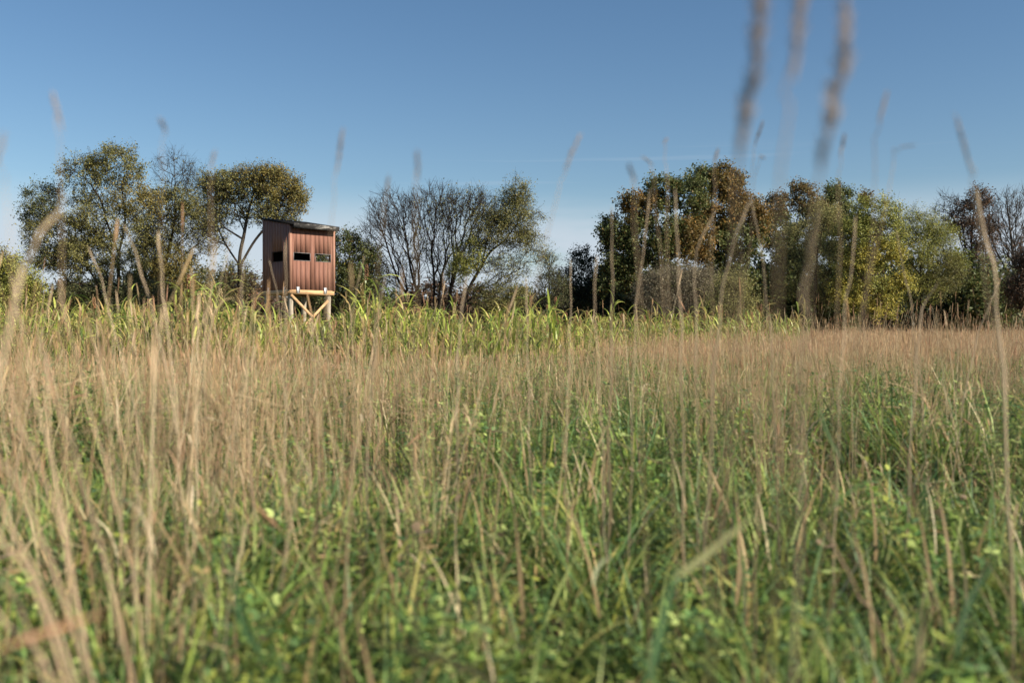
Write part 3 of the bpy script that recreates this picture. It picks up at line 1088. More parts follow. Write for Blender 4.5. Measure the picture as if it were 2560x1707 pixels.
LOOK = {'plain': 'green sorghum', 'head': 'brown-headed sorghum', 'pale': 'straw-headed sorghum'}
kinds_ = ['head' if i % 17 == 3 else 'pale' if i % 41 == 7 else 'plain' for i in range(len(near_p))]
MARKS = [(a_, b_.replace(' the ', ' ')) for a_, b_ in MARKS]
sorg_label = {}
for m_i, (lim_, txt) in enumerate(MARKS):
    lo_ = MARKS[m_i - 1][0] if m_i else -9999
    mem = [i for i, p in enumerate(near_p) if lo_ <= 1280 + p[0] / p[1] * F < lim_]
    mem.sort(key=lambda i: near_p[i][1])
    nrow = max(1, math.ceil(len(mem) / 10))
    per = math.ceil(len(mem) / nrow) if mem else 1
    for rr_ in range(nrow):
        row = sorted(mem[rr_ * per:(rr_ + 1) * per], key=lambda i: near_p[i][0] / near_p[i][1])
        rn = ['front', 'second', 'third', 'fourth', 'fifth', 'sixth'][rr_]
        for j, i in enumerate(row):
            sorg_label[i] = '%s, %s from left in %s row %s' % (LOOK[kinds_[i]], ORD[j], rn, txt)
for i, (x, y) in enumerate(near_p):
    hs_ = sorghum_height(x, y)
    hk = kinds_[i]
    if hk != 'plain': hs_ *= 1.1
    o = link('sorghum_plant', R.choice(stalk_meshes))
    o.location = (x, y, float(ground_z(x, y)) - 0.02)
    o.scale = (hs_, hs_, hs_)
    o.rotation_euler = (R.uniform(-.05, .05), R.uniform(-.05, .05), R.uniform(0, 6.28))
    tag(o, sorg_label[i], 'sorghum plant', 'sorghum plants of the food plot')
    nl = 8
    a0 = R.uniform(0, 6.28)
    for j in range(nl):
        c = link('leaf', leaf_meshes[R.randrange(9)], o)
        z = 0.45 + 1.15 * j / (nl - 1)
        c.location = (0, 0, z)
        c.rotation_euler = (0, 0, a0 + j * PI + R.uniform(-.7, .7))
        s_ = 0.85 + 0.3 * math.sin(PI * j / nl)
        c.scale = (s_, s_, s_)
    if hk != 'plain':
        c = link('seed_head', head_mesh if hk == 'head' else head_mesh2, o)
        c.location = (0, 0, 1.64)


# ------------------------------------------------------------------ scattering of uncountable growth
def source_collection(name, meshes):
    c = bpy.data.collections.new(name)
    for i, me in enumerate(meshes):
        o = bpy.data.objects.new('%s_%02d' % (name, i), me)
        c.objects.link(o)
    return c


def scatter(name, meshes, pts, rots, scl, label, cat):
    c = source_collection(name + '_source', meshes)
    n = len(pts)
    me = bpy.data.meshes.new(name)
    me.vertices.add(n)
    me.vertices.foreach_set('co', np.asarray(pts, dtype=np.float32).ravel())
    for nm, tp, fld, arr in (('rot', 'FLOAT_VECTOR', 'vector', rots), ('scl', 'FLOAT_VECTOR', 'vector', scl)):
        a = me.attributes.new(nm, tp, 'POINT')
        a.data.foreach_set(fld, np.asarray(arr, dtype=np.float32).ravel())
    a = me.attributes.new('pick', 'INT', 'POINT')
    a.data.foreach_set('value', NR.randint(0, len(meshes), n).astype(np.int32))
    o = link(name, me)
    tag(o, label, cat, kind='stuff')
    ng = bpy.data.node_groups.new(name + '_growth', 'GeometryNodeTree')
    ng.interface.new_socket('Geometry', in_out='INPUT', socket_type='NodeSocketGeometry')
    ng.interface.new_socket('Geometry', in_out='OUTPUT', socket_type='NodeSocketGeometry')
    gi, go = ng.nodes.new('NodeGroupInput'), ng.nodes.new('NodeGroupOutput')
    iop = ng.nodes.new('GeometryNodeInstanceOnPoints')
    ci = ng.nodes.new('GeometryNodeCollectionInfo')
    ci.inputs['Collection'].default_value = c
    ci.inputs['Separate Children'].default_value = True
    ci.inputs['Reset Children'].default_value = True

    def attr(nm, tp):
        a_ = ng.nodes.new('GeometryNodeInputNamedAttribute')
        a_.data_type = tp
        a_.inputs['Name'].default_value = nm
        return a_.outputs['Attribute']
    m2p = ng.nodes.new('GeometryNodeMeshToPoints')
    ng.links.new(gi.outputs[0], m2p.inputs[0])
    ng.links.new(m2p.outputs[0], iop.inputs['Points'])
    ng.links.new(ci.outputs[0], iop.inputs['Instance'])
    iop.inputs['Pick Instance'].default_value = True
    ng.links.new(attr('pick', 'INT'), iop.inputs['Instance Index'])
    ng.links.new(attr('rot', 'FLOAT_VECTOR'), iop.inputs['Rotation'])
    ng.links.new(attr('scl', 'FLOAT_VECTOR'), iop.inputs['Scale'])
    ng.links.new(iop.outputs[0], go.inputs[0])
    md = o.modifiers.new('growth', 'NODES')
    md.node_group = ng
    return o


# rest of the sorghum
full = []
for i in range(6):
    g = Geo()
    stalk_geo(R, g, 1.65)
    a0 = R.uniform(0, 6.28)
    for j in range(9):
        a = a0 + j * PI + R.uniform(-.7, .7)
        sorghum_leaf(R, g, (math.cos(a), math.sin(a), 0.4 + 1.2 * j / 8))
    if i == 2:
        head_geo(R, g, (0, 0, 1.63), 0.22, 0.035, (0.33, 0.17, 0.085))
    full.append(g.mesh('sorghum_full', M['sorghum_leaf']))
rest = [p for p in plots if p not in near_set]
pp = np.array([(x, y, float(ground_z(x, y)) - 0.02) for x, y in rest])
hh = np.array([sorghum_height(x, y) for x, y in rest])
scatter('sorghum_stand', full, pp, np.stack([NR.uniform(-.06, .06, len(pp)), NR.uniform(-.06, .06, len(pp)), NR.uniform(0, 6.28, len(pp))], 1),
        np.repeat(hh[:, None], 3, 1), 'dense sorghum filling the food plot behind its front rows', 'sorghum')

# --- dry grass sources
TAN = [(0.51, 0.37, 0.20), (0.58, 0.44, 0.26), (0.45, 0.31, 0.17), (0.64, 0.53, 0.35), (0.50, 0.31, 0.19), (0.44, 0.35, 0.19), (0.36, 0.23, 0.13)]


def dry_stalk(r, g, bx_, by_, hgt, rad, lean, az, k, seg, leafy, head, lw=0.005):
    t = np.linspace(0, 1, seg)
    bend = lean * (t ** 1.6)
    x = bx_ + math.cos(az) * bend * hgt
    y = by_ + math.sin(az) * bend * hgt
    wob = r.uniform(-.01, .01)
    x = x + wob * np.sin(t * 7)
    z = hgt * t * (1 - 0.12 * lean * t)
    if r.random() < 0.13:
        # broken stalk: the top hangs over from a kink
        kk = r.uniform(0.45, 0.8)
        ov = np.clip(t - kk, 0, 1) * hgt
        z = np.minimum(z, kk * hgt) - ov * r.uniform(-0.3, 0.6)
        x = x + ov * math.cos(az) * 0.8
        y = y + ov * math.sin(az) * 0.8
    pts = np.stack([x, y, z - 0.02], 1)
    c = np.array(r.choice(TAN)) * r.uniform(0.85, 1.15)
    if k:
        g.tube(pts, np.linspace(rad, rad * 0.45, seg), c, k)
    else:
        a = r.uniform(0, PI)
        g.ribbon(pts, np.linspace(rad * 2, rad, seg), np.tile((math.cos(a), math.sin(a), 0), (seg, 1)), c)
    for _ in range(leafy):
        tt = r.uniform(0.1, 0.75)
        p0 = np.array([np.interp(tt, t, x), np.interp(tt, t, y), np.interp(tt, t, z)])
        la = r.uniform(0, 6.28)
        ln = r.uniform(0.12, 0.30)
        up = r.uniform(0.6, 1.4)
        m = 5
        q = [p0]
        for i in range(m - 1):
            aa = up - i * r.uniform(0.25, 0.75)
            q.append(q[-1] + np.array([math.cos(la) * math.cos(aa), math.sin(la) * math.cos(aa), math.sin(aa)]) * ln / (m - 1))
        cl = np.array(r.choice(TAN)) * r.uniform(0.8, 1.15)
        g.ribbon(q, [lw * .7, lw, lw, lw * .7, lw * .1], np.tile((-math.sin(la), math.cos(la), 0.2), (m, 1)), cl)
    if head:
        p = pts[-1]
        d = pts[-1] - pts[-2]
        d /= np.linalg.norm(d)
        ln = r.uniform(0.05, 0.12)
        hr = rad * 1.5 + 0.0012
        g.tube([p, p + d * ln * 0.3, p + d * ln * 0.7, p + d * ln], [hr * .4, hr, hr * .8, hr * .2], c * np.array((1.0, 0.9, 0.85)), 4)


def dry_clump(seed, n, rad0, rad, k, seg, leafy, hl=(0.65, 1.05), headp=0.5, lw=0.005):
    r = random.Random(seed)
    g = Geo()
    gaz = r.uniform(0, 6.28)
    for i in range(n):
        a = r.uniform(0, 6.28)
        rr = rad0 * math.sqrt(r.random())
        az = a if r.random() < 0.6 else gaz
        dry_stalk(r, g, rr * math.cos(a), rr * math.sin(a), r.uniform(*hl), rad * r.uniform(0.7, 1.3), abs(r.gauss(0, 0.14)) + 0.02, az, k, seg,
                  leafy if r.random() < 0.7 else 0, r.random() < headp, lw)
    return g.mesh('dry_clump', M['grass_dry'])


near_clumps = [dry_clump(100 + i, 12, 0.09, 0.0013, 4, 7, 2, hl=(0.5, 1.05), headp=0.25) for i in range(7)]
mid_clumps = [dry_clump(200 + i, 15, 0.16, 0.0015, 3, 5, 1, hl=(0.55, 1.05)) for i in range(7)]
far_clumps = [dry_clump(300 + i, 24, 0.3, 0.0024, 0, 4, 1, hl=(0.55, 1.08), lw=0.007) for i in range(7)]

GRN = [(0.16, 0.24, 0.05), (0.115, 0.19, 0.045), (0.24, 0.32, 0.075), (0.075, 0.145, 0.045), (0.36, 0.43, 0.14), (0.13, 0.22, 0.08), (0.26, 0.29, 0.06)]
ODD = [(0.42, 0.33, 0.17), (0.38, 0.27, 0.12), (0.50, 0.42, 0.24), (0.27, 0.19, 0.10), (0.36, 0.33, 0.10), (0.22, 0.16, 0.10)]


def blade(r, g, p0, ln, wd, az, up, curl, c, m=6):
    q = [np.array(p0, dtype=float)]
    for i in range(m - 1):
        aa = up - curl * (i / (m - 1)) ** 1.3
        q.append(q[-1] + np.array([math.cos(az) * math.cos(aa), math.sin(az) * math.cos(aa), math.sin(aa)]) * ln / (m - 1))
    t = np.linspace(0, 1, m)
    wv = wd * np.minimum(1, 0.55 + t * 2) * (1 - t ** 2.5) + wd * 0.04
    tw = r.uniform(-0.6, 0.6)
    a = az + tw * t
    side = np.stack([-np.sin(a), np.cos(a), 0.25 * np.sin(t * 3 + tw)], 1)
    g.ribbon(q, wv, side, c)


def green_tuft(seed, n, rad0, wd, hl, m=6, odd=0.12):
    r = random.Random(seed)
    g = Geo()
    for i in range(n):
        a = r.uniform(0, 6.28)
        rr = rad0 * math.sqrt(r.random())
        c = np.array(r.choice(ODD if r.random() < odd else GRN)) * r.uniform(0.65, 1.35)
        blade(r, g, (rr * math.cos(a), rr * math.sin(a), -0.01), r.uniform(*hl), wd * r.uniform(0.6, 1.3), a + r.uniform(-.8, .8),
              r.uniform(0.85, 1.55), r.uniform(0.2, 2.2), c, m)
    return g.mesh('green_tuft', M['grass_green'])


def leafy_weed(seed, ns, rad0, hmax, lsz, nleaf, bright=1.0, fan=3):
    """clover / vetch like plant: thin stems with groups of rounded leaflets"""
    r = random.Random(seed)
    g = Geo()
    for s_ in range(ns):
        a = r.uniform(0, 6.28)
        rr = rad0 * math.sqrt(r.random())
        hh_ = hmax * r.uniform(0.35, 1)
        b = np.array([rr * math.cos(a), rr * math.sin(a), -0.01])
        la = r.uniform(0, 6.28)
        le = r.uniform(0, 0.35) * hh_
        tip_ = b + np.array([math.cos(la) * le, math.sin(la) * le, hh_])
        mid_ = (b + tip_) / 2 + np.array([math.cos(la), math.sin(la), 0]) * -0.02
        g.tube([b, mid_, tip_], [0.0016, 0.0013, 0.0008], (0.10, 0.14, 0.05), 3)
        for j in range(nleaf):
            t = r.uniform(0.3, 1.0)
            p = b * (1 - t) + tip_ * t
            oa = r.uniform(0, 6.28)
            p = p + np.array([math.cos(oa), math.sin(oa), 0.25]) * r.uniform(0.01, 0.035)
            c = np.array(r.choice(ODD[1:] if r.random() < 0.05 else GRN)) * r.uniform(0.8, 1.3) * bright
            for f in range(fan):
                fa = oa + (f - (fan - 1) / 2) * 2.0
                ln = lsz * r.uniform(0.7, 1.2)
                el = r.uniform(-0.2, 0.7)
                d = np.array([math.cos(fa) * math.cos(el), math.sin(fa) * math.cos(el), math.sin(el)])
                s2 = np.array([-math.sin(fa), math.cos(fa), r.uniform(-.3, .3)])
                g.ribbon([p, p + d * ln * 0.35, p + d * ln * 0.75, p + d * ln], [ln * .12, ln * .55, ln * .6, ln * .15], np.tile(s2, (4, 1)), c)
    return g.mesh('leafy_weed', M['grass_green'], True)


tufts = [green_tuft(400 + i, 15, 0.08, 0.0115, (0.2, 0.62)) for i in range(6)]
weeds = [leafy_weed(500 + i, 7, 0.10, 0.30 if i % 2 else 0.42, 0.025, 7, 1.15) for i in range(6)]
weeds_b = [leafy_weed(520 + i, 6, 0.09, 0.45, 0.04, 6, 1.1, 2) for i in range(3)]
tufts_mid = [green_tuft(600 + i, 22, 0.15, 0.010, (0.25, 0.72), 5, 0.15) for i in range(5)]
weeds_mid = [leafy_weed(700 + i, 10, 0.16, 0.55, 0.028, 6, 1.0, 3) for i in range(5)]
tufts_far = [green_tuft(800 + i, 30, 0.30, 0.02, (0.25, 0.6), 4, 0.2) for i in range(4)]


def litter(seed):
    r = random.Random(seed)
    g = Geo()
    for i in range(22):
        az = r.uniform(0, 6.28)
        rr = 0.2 * math.sqrt(r.random())
        a = r.uniform(0, 6.28)
        c = np.array(r.choice(ODD + TAN[:3])) * r.uniform(0.45, 0.9)
        blade(r, g, (rr * math.cos(a), rr * math.sin(a), r.uniform(0.01, 0.16)), r.uniform(0.15, 0.4), 0.007, az, r.uniform(-0.3, 0.5), r.uniform(-.2, 1.0), c, 5)
    return g.mesh('litter', M['grass_dry'])


litters = [litter(900 + i) for i in range(4)]


def vnoise(x, y, s, seed):
    rs = np.random.RandomState(seed)
    o = np.zeros_like(x)
    for k in range(5):
        a, ph, f = rs.uniform(0, 6.28), rs.uniform(0, 6.28), rs.uniform(0.6, 1.6) * s
        o += np.sin((x * math.cos(a) + y * math.sin(a)) * f + ph)
    return o / 5


def zone(n, y0, y1, slope=0.56, marg=1.4):
    """n points spread evenly over the view wedge between distances y0 and y1"""
    y = np.sqrt(NR.uniform(max(y0, 0.0) ** 2, y1 ** 2, n * 3)) if y0 > 3 else NR.uniform(y0, y1, n * 3)
    x = NR.uniform(-1, 1, len(y)) * (slope * y1 + marg)
    k = np.abs(x) < slope * y + marg
    return x[k][:n], y[k][:n]


def dense_zone(per_m2, y0, y1, slope=0.56, marg=1.4):
    half = slope * y1 + marg
    n = int(per_m2 * 2 * half * (y1 - y0))
    x = NR.uniform(-half, half, n)
    y = NR.uniform(y0, y1, n)
    k = np.abs(x) < slope * np.maximum(y, 0) + marg
    return x[k], y[k]


def rots(n, tilt=0.08):
    return np.stack([NR.normal(0, tilt, n), NR.normal(0, tilt, n), NR.uniform(0, 6.28, n)], 1)


def dry_amount(x, y):
    """share of dry stalks: thick on the left and far, thin on the near right"""
    s = x / np.maximum(y, 0.5)
    near = np.clip((10 - y) / 8, 0, 1)
    a = 0.60 + 0.7 * vnoise(x, y, 0.9, 5) + 0.6 * vnoise(x, y, 3.2, 8) + 0.25 * np.clip((y - 20) / 8, 0, 1) + 0.3 * np.clip(-s * 3 + 0.1, 0, 1)
    a -= near * np.clip(s * 1.3 + 0.42, -0.1, 0.62)
    a -= np.clip((6.5 - y) / 3, 0, 1) * 0.5 * np.clip(s * 3 + 1.2, 0, 1)
    return np.clip(a, 0.03, 1)


def dry_height(x, y):
    s = x / np.maximum(y, 0.5)
    h = np.full_like(x, 1.04)
    # lower sward in front of the sorghum on the left half
    lo = np.clip((y - 9) / 4, 0, 1) * np.clip((26 - y) / 3, 0, 1) * np.clip((0.34 - s) / 0.12, 0, 1) * (1 - 0.5 * np.clip(s / 0.1, 0, 1))
    h -= 0.38 * lo
    near = np.clip((9 - y) / 6, 0, 1)
    h += near * np.clip(-s * 0.5 - 0.12, -0.2, 0.06)
    h *= 1 + 0.07 * vnoise(x, y, 0.8, 21)
    return h


def not_in_plot(x, y):
    return np.array([not sorghum_here(a, max(b, 1.0)) or R.random() < 0.12 for a, b in zip(x, y)])


def keep_near_lens(x, y, hgt=0.9):
    return ~((np.hypot(x, y) < 0.85) | ((np.abs(x) < 0.65 * y) & (y < 1.15) & (y > 0)))


for nm, meshes, dens_, y0, y1, lab in (
        ('dry_grass', near_clumps, 6.0, -0.6, 6, 'tall tan dry grass standing close to the camera'),
        ('dry_grass', mid_clumps, 9, 6, 24, 'tan dry grass of the middle meadow in front of the sorghum'),
        ('dry_grass', far_clumps, 9.5, 24, 74, 'level stand of tan dry grass reaching back to the hedgerow')):
    x, y = dense_zone(dens_, y0, y1)
    k = NR.uniform(size=len(x)) < dry_amount(x, y)
    if y0 < 1:
        k &= keep_near_lens(x, y)
        k &= ~((y < 2.2) & (np.abs(x) < 0.6 * y) & (NR.uniform(size=len(x)) < 0.8))
    x, y = x[k], y[k]
    if y1 > 20:
        k = not_in_plot(x, y)
        x, y = x[k], y[k]
    n = len(x)
    hz = dry_height(x, y) * NR.uniform(0.85, 1.13, n)
    # a few clumps shoot up well above the rest
    tallp = NR.uniform(size=n) < 0.03 * np.clip(y / 6, 0, 1)
    hz = np.where(tallp, hz * NR.uniform(1.1, 1.3, n), hz)
    scatter(nm, meshes, np.stack([x, y, ground_z(x, y) - 0.01], 1), rots(n, 0.07), np.stack([np.ones(n), np.ones(n), hz], 1), lab, 'grass')
    print('dry', y0, n)

tall_few = [dry_clump(350 + i, 3, 0.12, 0.0019, 4, 7, 1, hl=(0.8, 1.05), headp=0.6) for i in range(8)]
x, y = dense_zone(2.4, 2.2, 42)
s_ = x / y
want = np.where(y > 12, 0.10 + 0.7 * np.clip((s_ - 0.15) / 0.12, 0, 1), np.where(s_ < -0.02, 1.0, np.where(y > 4, 0.28, 0.06)) * np.clip(0.25 + y / 8, 0, 1))
k = (NR.uniform(size=len(x)) < want) & not_in_plot(x, y)
x, y = x[k], y[k]
n = len(x)
hz = NR.uniform(1.1, 1.6, n) + np.where(y > 14, 0.12, 0)
hz = np.minimum(hz, (1.0 + 0.085 * y * NR.uniform(0.4, 1.1, n)) / 0.95 + 0.05)
scatter('tall_dry_stalks', tall_few, np.stack([x, y, ground_z(x, y) - 0.01], 1), rots(n, 0.1), np.stack([np.ones(n), np.ones(n), hz], 1),
        'scattered taller dry stalks rising above the level of the meadow', 'grass')


thick_few = [dry_clump(380 + i, 2, 0.10, 0.0030, 5, 8, 2, hl=(0.8, 1.05), headp=0.4, lw=0.009) for i in range(8)]
x, y = dense_zone(4.2, 2.0, 12)
s_ = x / y
want = np.where(s_ < -0.06, 1.0, 0.07)
k = (NR.uniform(size=len(x)) < want * np.clip(0.1 + y / 8, 0, 1))
x, y = x[k], y[k]
n = len(x)
hz = NR.uniform(0.85, 1.5, n)
hz = np.minimum(hz, (1.0 + np.where(x / y < -0.08, 0.095, 0.06) * y * NR.uniform(0.45, 1.1, n)) / 0.95)
scatter('tall_dry_stalks', thick_few, np.stack([x, y, ground_z(x, y) - 0.01], 1), rots(n, 0.09), np.stack([np.ones(n), np.ones(n), hz], 1),
        'stout dry stalks standing among the finer grass close to the camera', 'grass')


def green_amount(x, y):
    return np.clip(0.82 + 0.9 * vnoise(x, y, 2.4, 31) + 0.8 * vnoise(x, y, 8.0, 33) - 0.2 * np.clip((y - 10) / 10, 0, 1), 0.15, 1)


for nm, meshes, dens_, y0, y1, hs0, lab, cat, mt in (
        ('meadow_grass', tufts, 85, -0.6, 6, 0.95, 'green broad-bladed grass under the dry stalks close to the camera', 'grass', 1),
        ('leafy_weeds', weeds, 15, -0.6, 6, 1.0, 'low green clover-like weeds covering the ground close to the camera', 'weeds', 1),
        ('leafy_weeds', weeds, 20, -0.6, 2.9, 0.95, 'bright green clover-like weeds crowding the ground nearest the camera', 'weeds', 1),
        ('leafy_weeds', weeds_b, 9, 0.8, 9, 1.0, 'taller broad-leaved green weeds scattered among the grass', 'weeds', 1),
        ('meadow_grass', tufts_mid, 18, 6, 26, 1.15, 'green grass growing between the dry stalks of the middle meadow', 'grass', 0),
        ('leafy_weeds', weeds_mid, 9, 6, 26, 1.2, 'green weeds growing between the dry stalks of the middle meadow', 'weeds', 0),
        ('meadow_grass', tufts_far, 3.5, 26, 74, 1.15, 'green undergrowth below the far dry grass', 'grass', 0),
        ('leaf_litter', litters, 14, -0.6, 10, 1.0, 'dead brown blades lying matted on the ground', 'litter', 0)):
    x, y = dense_zone(dens_, y0, y1)
    k = (NR.uniform(size=len(x)) < green_amount(x, y)) & ~((np.hypot(x, y) < 0.5))
    x, y = x[k], y[k]
    n = len(x)
    hz = hs0 * NR.uniform(0.65, 1.15, n) * (1 + 0.25 * vnoise(x, y, 1.3, 44))
    hz *= 1 - 0.25 * np.clip((2.2 - y) / 1.5, 0, 1)
    scatter(nm, meshes, np.stack([x, y, ground_z(x, y) - 0.01], 1), rots(n, 0.12), np.stack([hz * 1.05, hz * 1.05, hz], 1), lab, cat)
    print(nm, y0, n)


# ------------------------------------------------------------------ single stalks close to the lens
def hero(name, label, px, d, rad, col, head=None, k=6, headr=0.005, group=None, to_ground=True, cat='grass stalk', dy=0.0, hcol=(0.34, 0.265, 0.20)):
    """px: photo pixels (2352 px wide view) from tip down; head = length in metres of the seed head at the tip"""
    s = 2560 / 2352
    pts = [P(x * s, y * s, d + dy * i) for i, (x, y) in enumerate(px)]
    if to_ground:
        a, b = pts[-2], pts[-1]
        dv = (b - a)
        dv.z = min(dv.z, -0.05)
        sl = dv / abs(dv.z)
        low = b.z
        end = Vector((b.x + sl.x * low * 0.55, b.y + sl.y * low * 0.55, float(ground_z(b.x, b.y)) - 0.02))
        pts += [b.lerp(end, 0.5) + Vector((sl.x * low * 0.06, 0, 0)), end]
    base = Vector((pts[-1].x, pts[-1].y, 0 if to_ground else pts[-1].z))
    loc = [p - base for p in pts]
    c = smooth_curve(loc[::-1], 16)
    n = len(c)
    g = Geo()
    # nodes: the stalk changes direction slightly and is sheathed below each joint
    ph = R.uniform(0, 6.28)
    if to_ground:
        wv_ = 0.006 * np.sin(np.arange(n) * 1.9 + ph) * np.linspace(1, 0.2, n)
        c[:, 0] += wv_
        c[:, 1] += 0.006 * np.cos(np.arange(n) * 1.3 + ph)
    rr_ = np.linspace(rad * 0.85, rad * 0.5, n) * (1 + 0.25 * np.abs(np.sin(np.arange(n) * 0.8 + ph)))
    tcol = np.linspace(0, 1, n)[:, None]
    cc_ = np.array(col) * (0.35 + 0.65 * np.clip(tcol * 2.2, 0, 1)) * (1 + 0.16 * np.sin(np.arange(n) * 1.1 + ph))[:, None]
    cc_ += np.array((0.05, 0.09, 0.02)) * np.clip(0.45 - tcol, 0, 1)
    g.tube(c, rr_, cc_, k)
    root = bpy.data.objects.new(name, None)
    COL.objects.link(root)
    root.location = base
    tag(root, label, cat, group)
    link('stem', g.mesh('stem', M['grass_dry'], True), root)
    if head:
        tipp = c[-1]
        dirv = c[-1] - c[-3]
        dirv /= np.linalg.norm(dirv)
        g = Geo()
        m = int(30 + head * 650)
        for i in range(m):
            t = i / m
            # walk back down the curve
            p = tipp - dirv * head * t
            if head > 0.15:
                L_ = np.concatenate([[0], np.cumsum(np.linalg.norm(np.diff(c[::-1], axis=0), axis=1))])
                p = np.array([np.interp(head * t, L_, c[::-1][:, j]) for j in range(3)])
            a = R.uniform(0, 6.28)
            side = np.array([math.cos(a), math.sin(a) * 0.9, 0.2])
            e = p + side * headr * R.uniform(0.5, 1.25) * (0.45 + 0.9 * math.sin(PI * min(1, 0.12 + t * 0.88))) + dirv * 0.012
            g.tube([p, (p + e) / 2 + dirv * 0.003, e], [headr * .08, headr * .13, headr * .05], np.array(hcol) * R.uniform(0.8, 1.2), 4)
        link('seed_head', g.mesh('seed_head', M['grass_dry']), root)
    for _ in range(0 if not to_ground or name == 'seeding_grass' or d < 2.6 else 2):
        i = R.randrange(2, 6)
        g = Geo()
        az = R.uniform(0, 6.28)
        blade(R, g, c[i], R.uniform(0.15, 0.28), 0.005, az, R.uniform(0.7, 1.3), R.uniform(0.6, 2.0), np.array(R.choice(TAN)), 7)
        link('leaf', g.mesh('leaf', M['grass_dry']), root)
    return root


T1 = (0.46, 0.33, 0.20)
T2 = (0.40, 0.29, 0.18)
hero('seeding_grass', 'tall grass head touching the top edge, leftmost of the three large blurred heads at right', [(1752, -60), (1735, 150), (1712, 280), (1700, 420)], 0.95, 0.0014, T2, 0.20, headr=0.008)
hero('seeding_grass', 'tall grass head touching the top edge, middle and shortest of the three large blurred heads', [(1848, -50), (1832, 60), (1808, 220), (1800, 400)], 0.95, 0.0012, T2, 0.11, headr=0.007)
hero('seeding_grass', 'curved dark grass head in front of the sky, rightmost of the three large blurred heads', [(1940, 15), (1938, 140), (1912, 280), (1888, 430)], 0.95, 0.0013, T2, 0.175, headr=0.0085)
for (pt, d, hl, lab) in (
        ([(1748, 288), (1733, 342), (1715, 480)], 2.9, 0.065, 'short dark seed head right beside the leftmost large blurred grass head'),
        ([(1529, 322), (1527, 346), (1532, 480)], 2.9, 0.03, 'small dark seed head in the sky above the left side of the big dark oak'),
        ([(1482, 366), (1497, 390), (1510, 520)], 2.7, 0.035, 'small left-leaning seed head in the sky left of the big dark oak'),
        ([(1328, 318), (1296, 402), (1262, 520)], 2.1, 0.08, 'slanting seed head in open sky between the leaning willow and the oaks'),
        ([(787, 308), (772, 395), (760, 560)], 2.0, 0.085, 'upright seed head in the sky above the roof of the wooden blind'),
        ([(126, 226), (136, 300), (140, 480)], 1.6, 0.06, 'faint seed head in the sky above the far left tree crown'),
        ([(375, 284), (375, 320), (372, 520)], 1.8, 0.03, 'faint seed head in the sky above the bare-topped tree'),
        ([(2036, 222), (2018, 285), (2005, 430)], 1.8, 0.055, 'faint slanting seed head right of the rightmost large blurred grass head'),
        ([(2195, 278), (2212, 330), (2232, 400), (2245, 500)], 1.7, 0.10, 'double drooping seed head high in the sky over the right-hand trees'),
        ([(1938, 318), (1930, 362), (1926, 500)], 2.3, 0.045, 'small seed head beside the foot of the rightmost large blurred grass head'),
        ([(2094, 335), (2060, 348), (2040, 420)], 2.2, 0.035, 'nearly flat-lying small seed head in the sky over the yellow leaved tree'),
        ([(1646, 350), (1641, 385), (1638, 520)], 2.9, 0.04, 'small upright seed head just above the crown of the tallest oak'),
        ([(1752, 362), (1742, 372), (1725, 500)], 2.9, 0.02, 'tiny seed head low in the sky right of the tallest oak top'),
        ([(491, 356), (487, 400), (484, 520)], 2.0, 0.04, 'faint seed head left of the domed tree top'),
        ([(892, 414), (885, 460), (872, 600)], 2.2, 0.05, 'faint brown seed head in front of the left branches of the leafless tree'),
        ([(960, 360), (956, 425), (955, 600)], 1.8, 0.05, 'faint seed head in the sky above the leafless middle tree'),
        ([(1448, 388), (1456, 430), (1462, 560)], 1.9, 0.04, 'pale seed head in the sky left of the oaks above the slim evergreen'),
        ([(2, 318), (8, 400), (26, 560)], 1.3, 0.05, 'large blurred stem curving along the left edge of the sky')):
    hero('seeding_grass', lab, pt, d, 0.0009 * (1 + d * 0.1), T2, hl, headr=0.003 + 0.0005 * d, k=4)

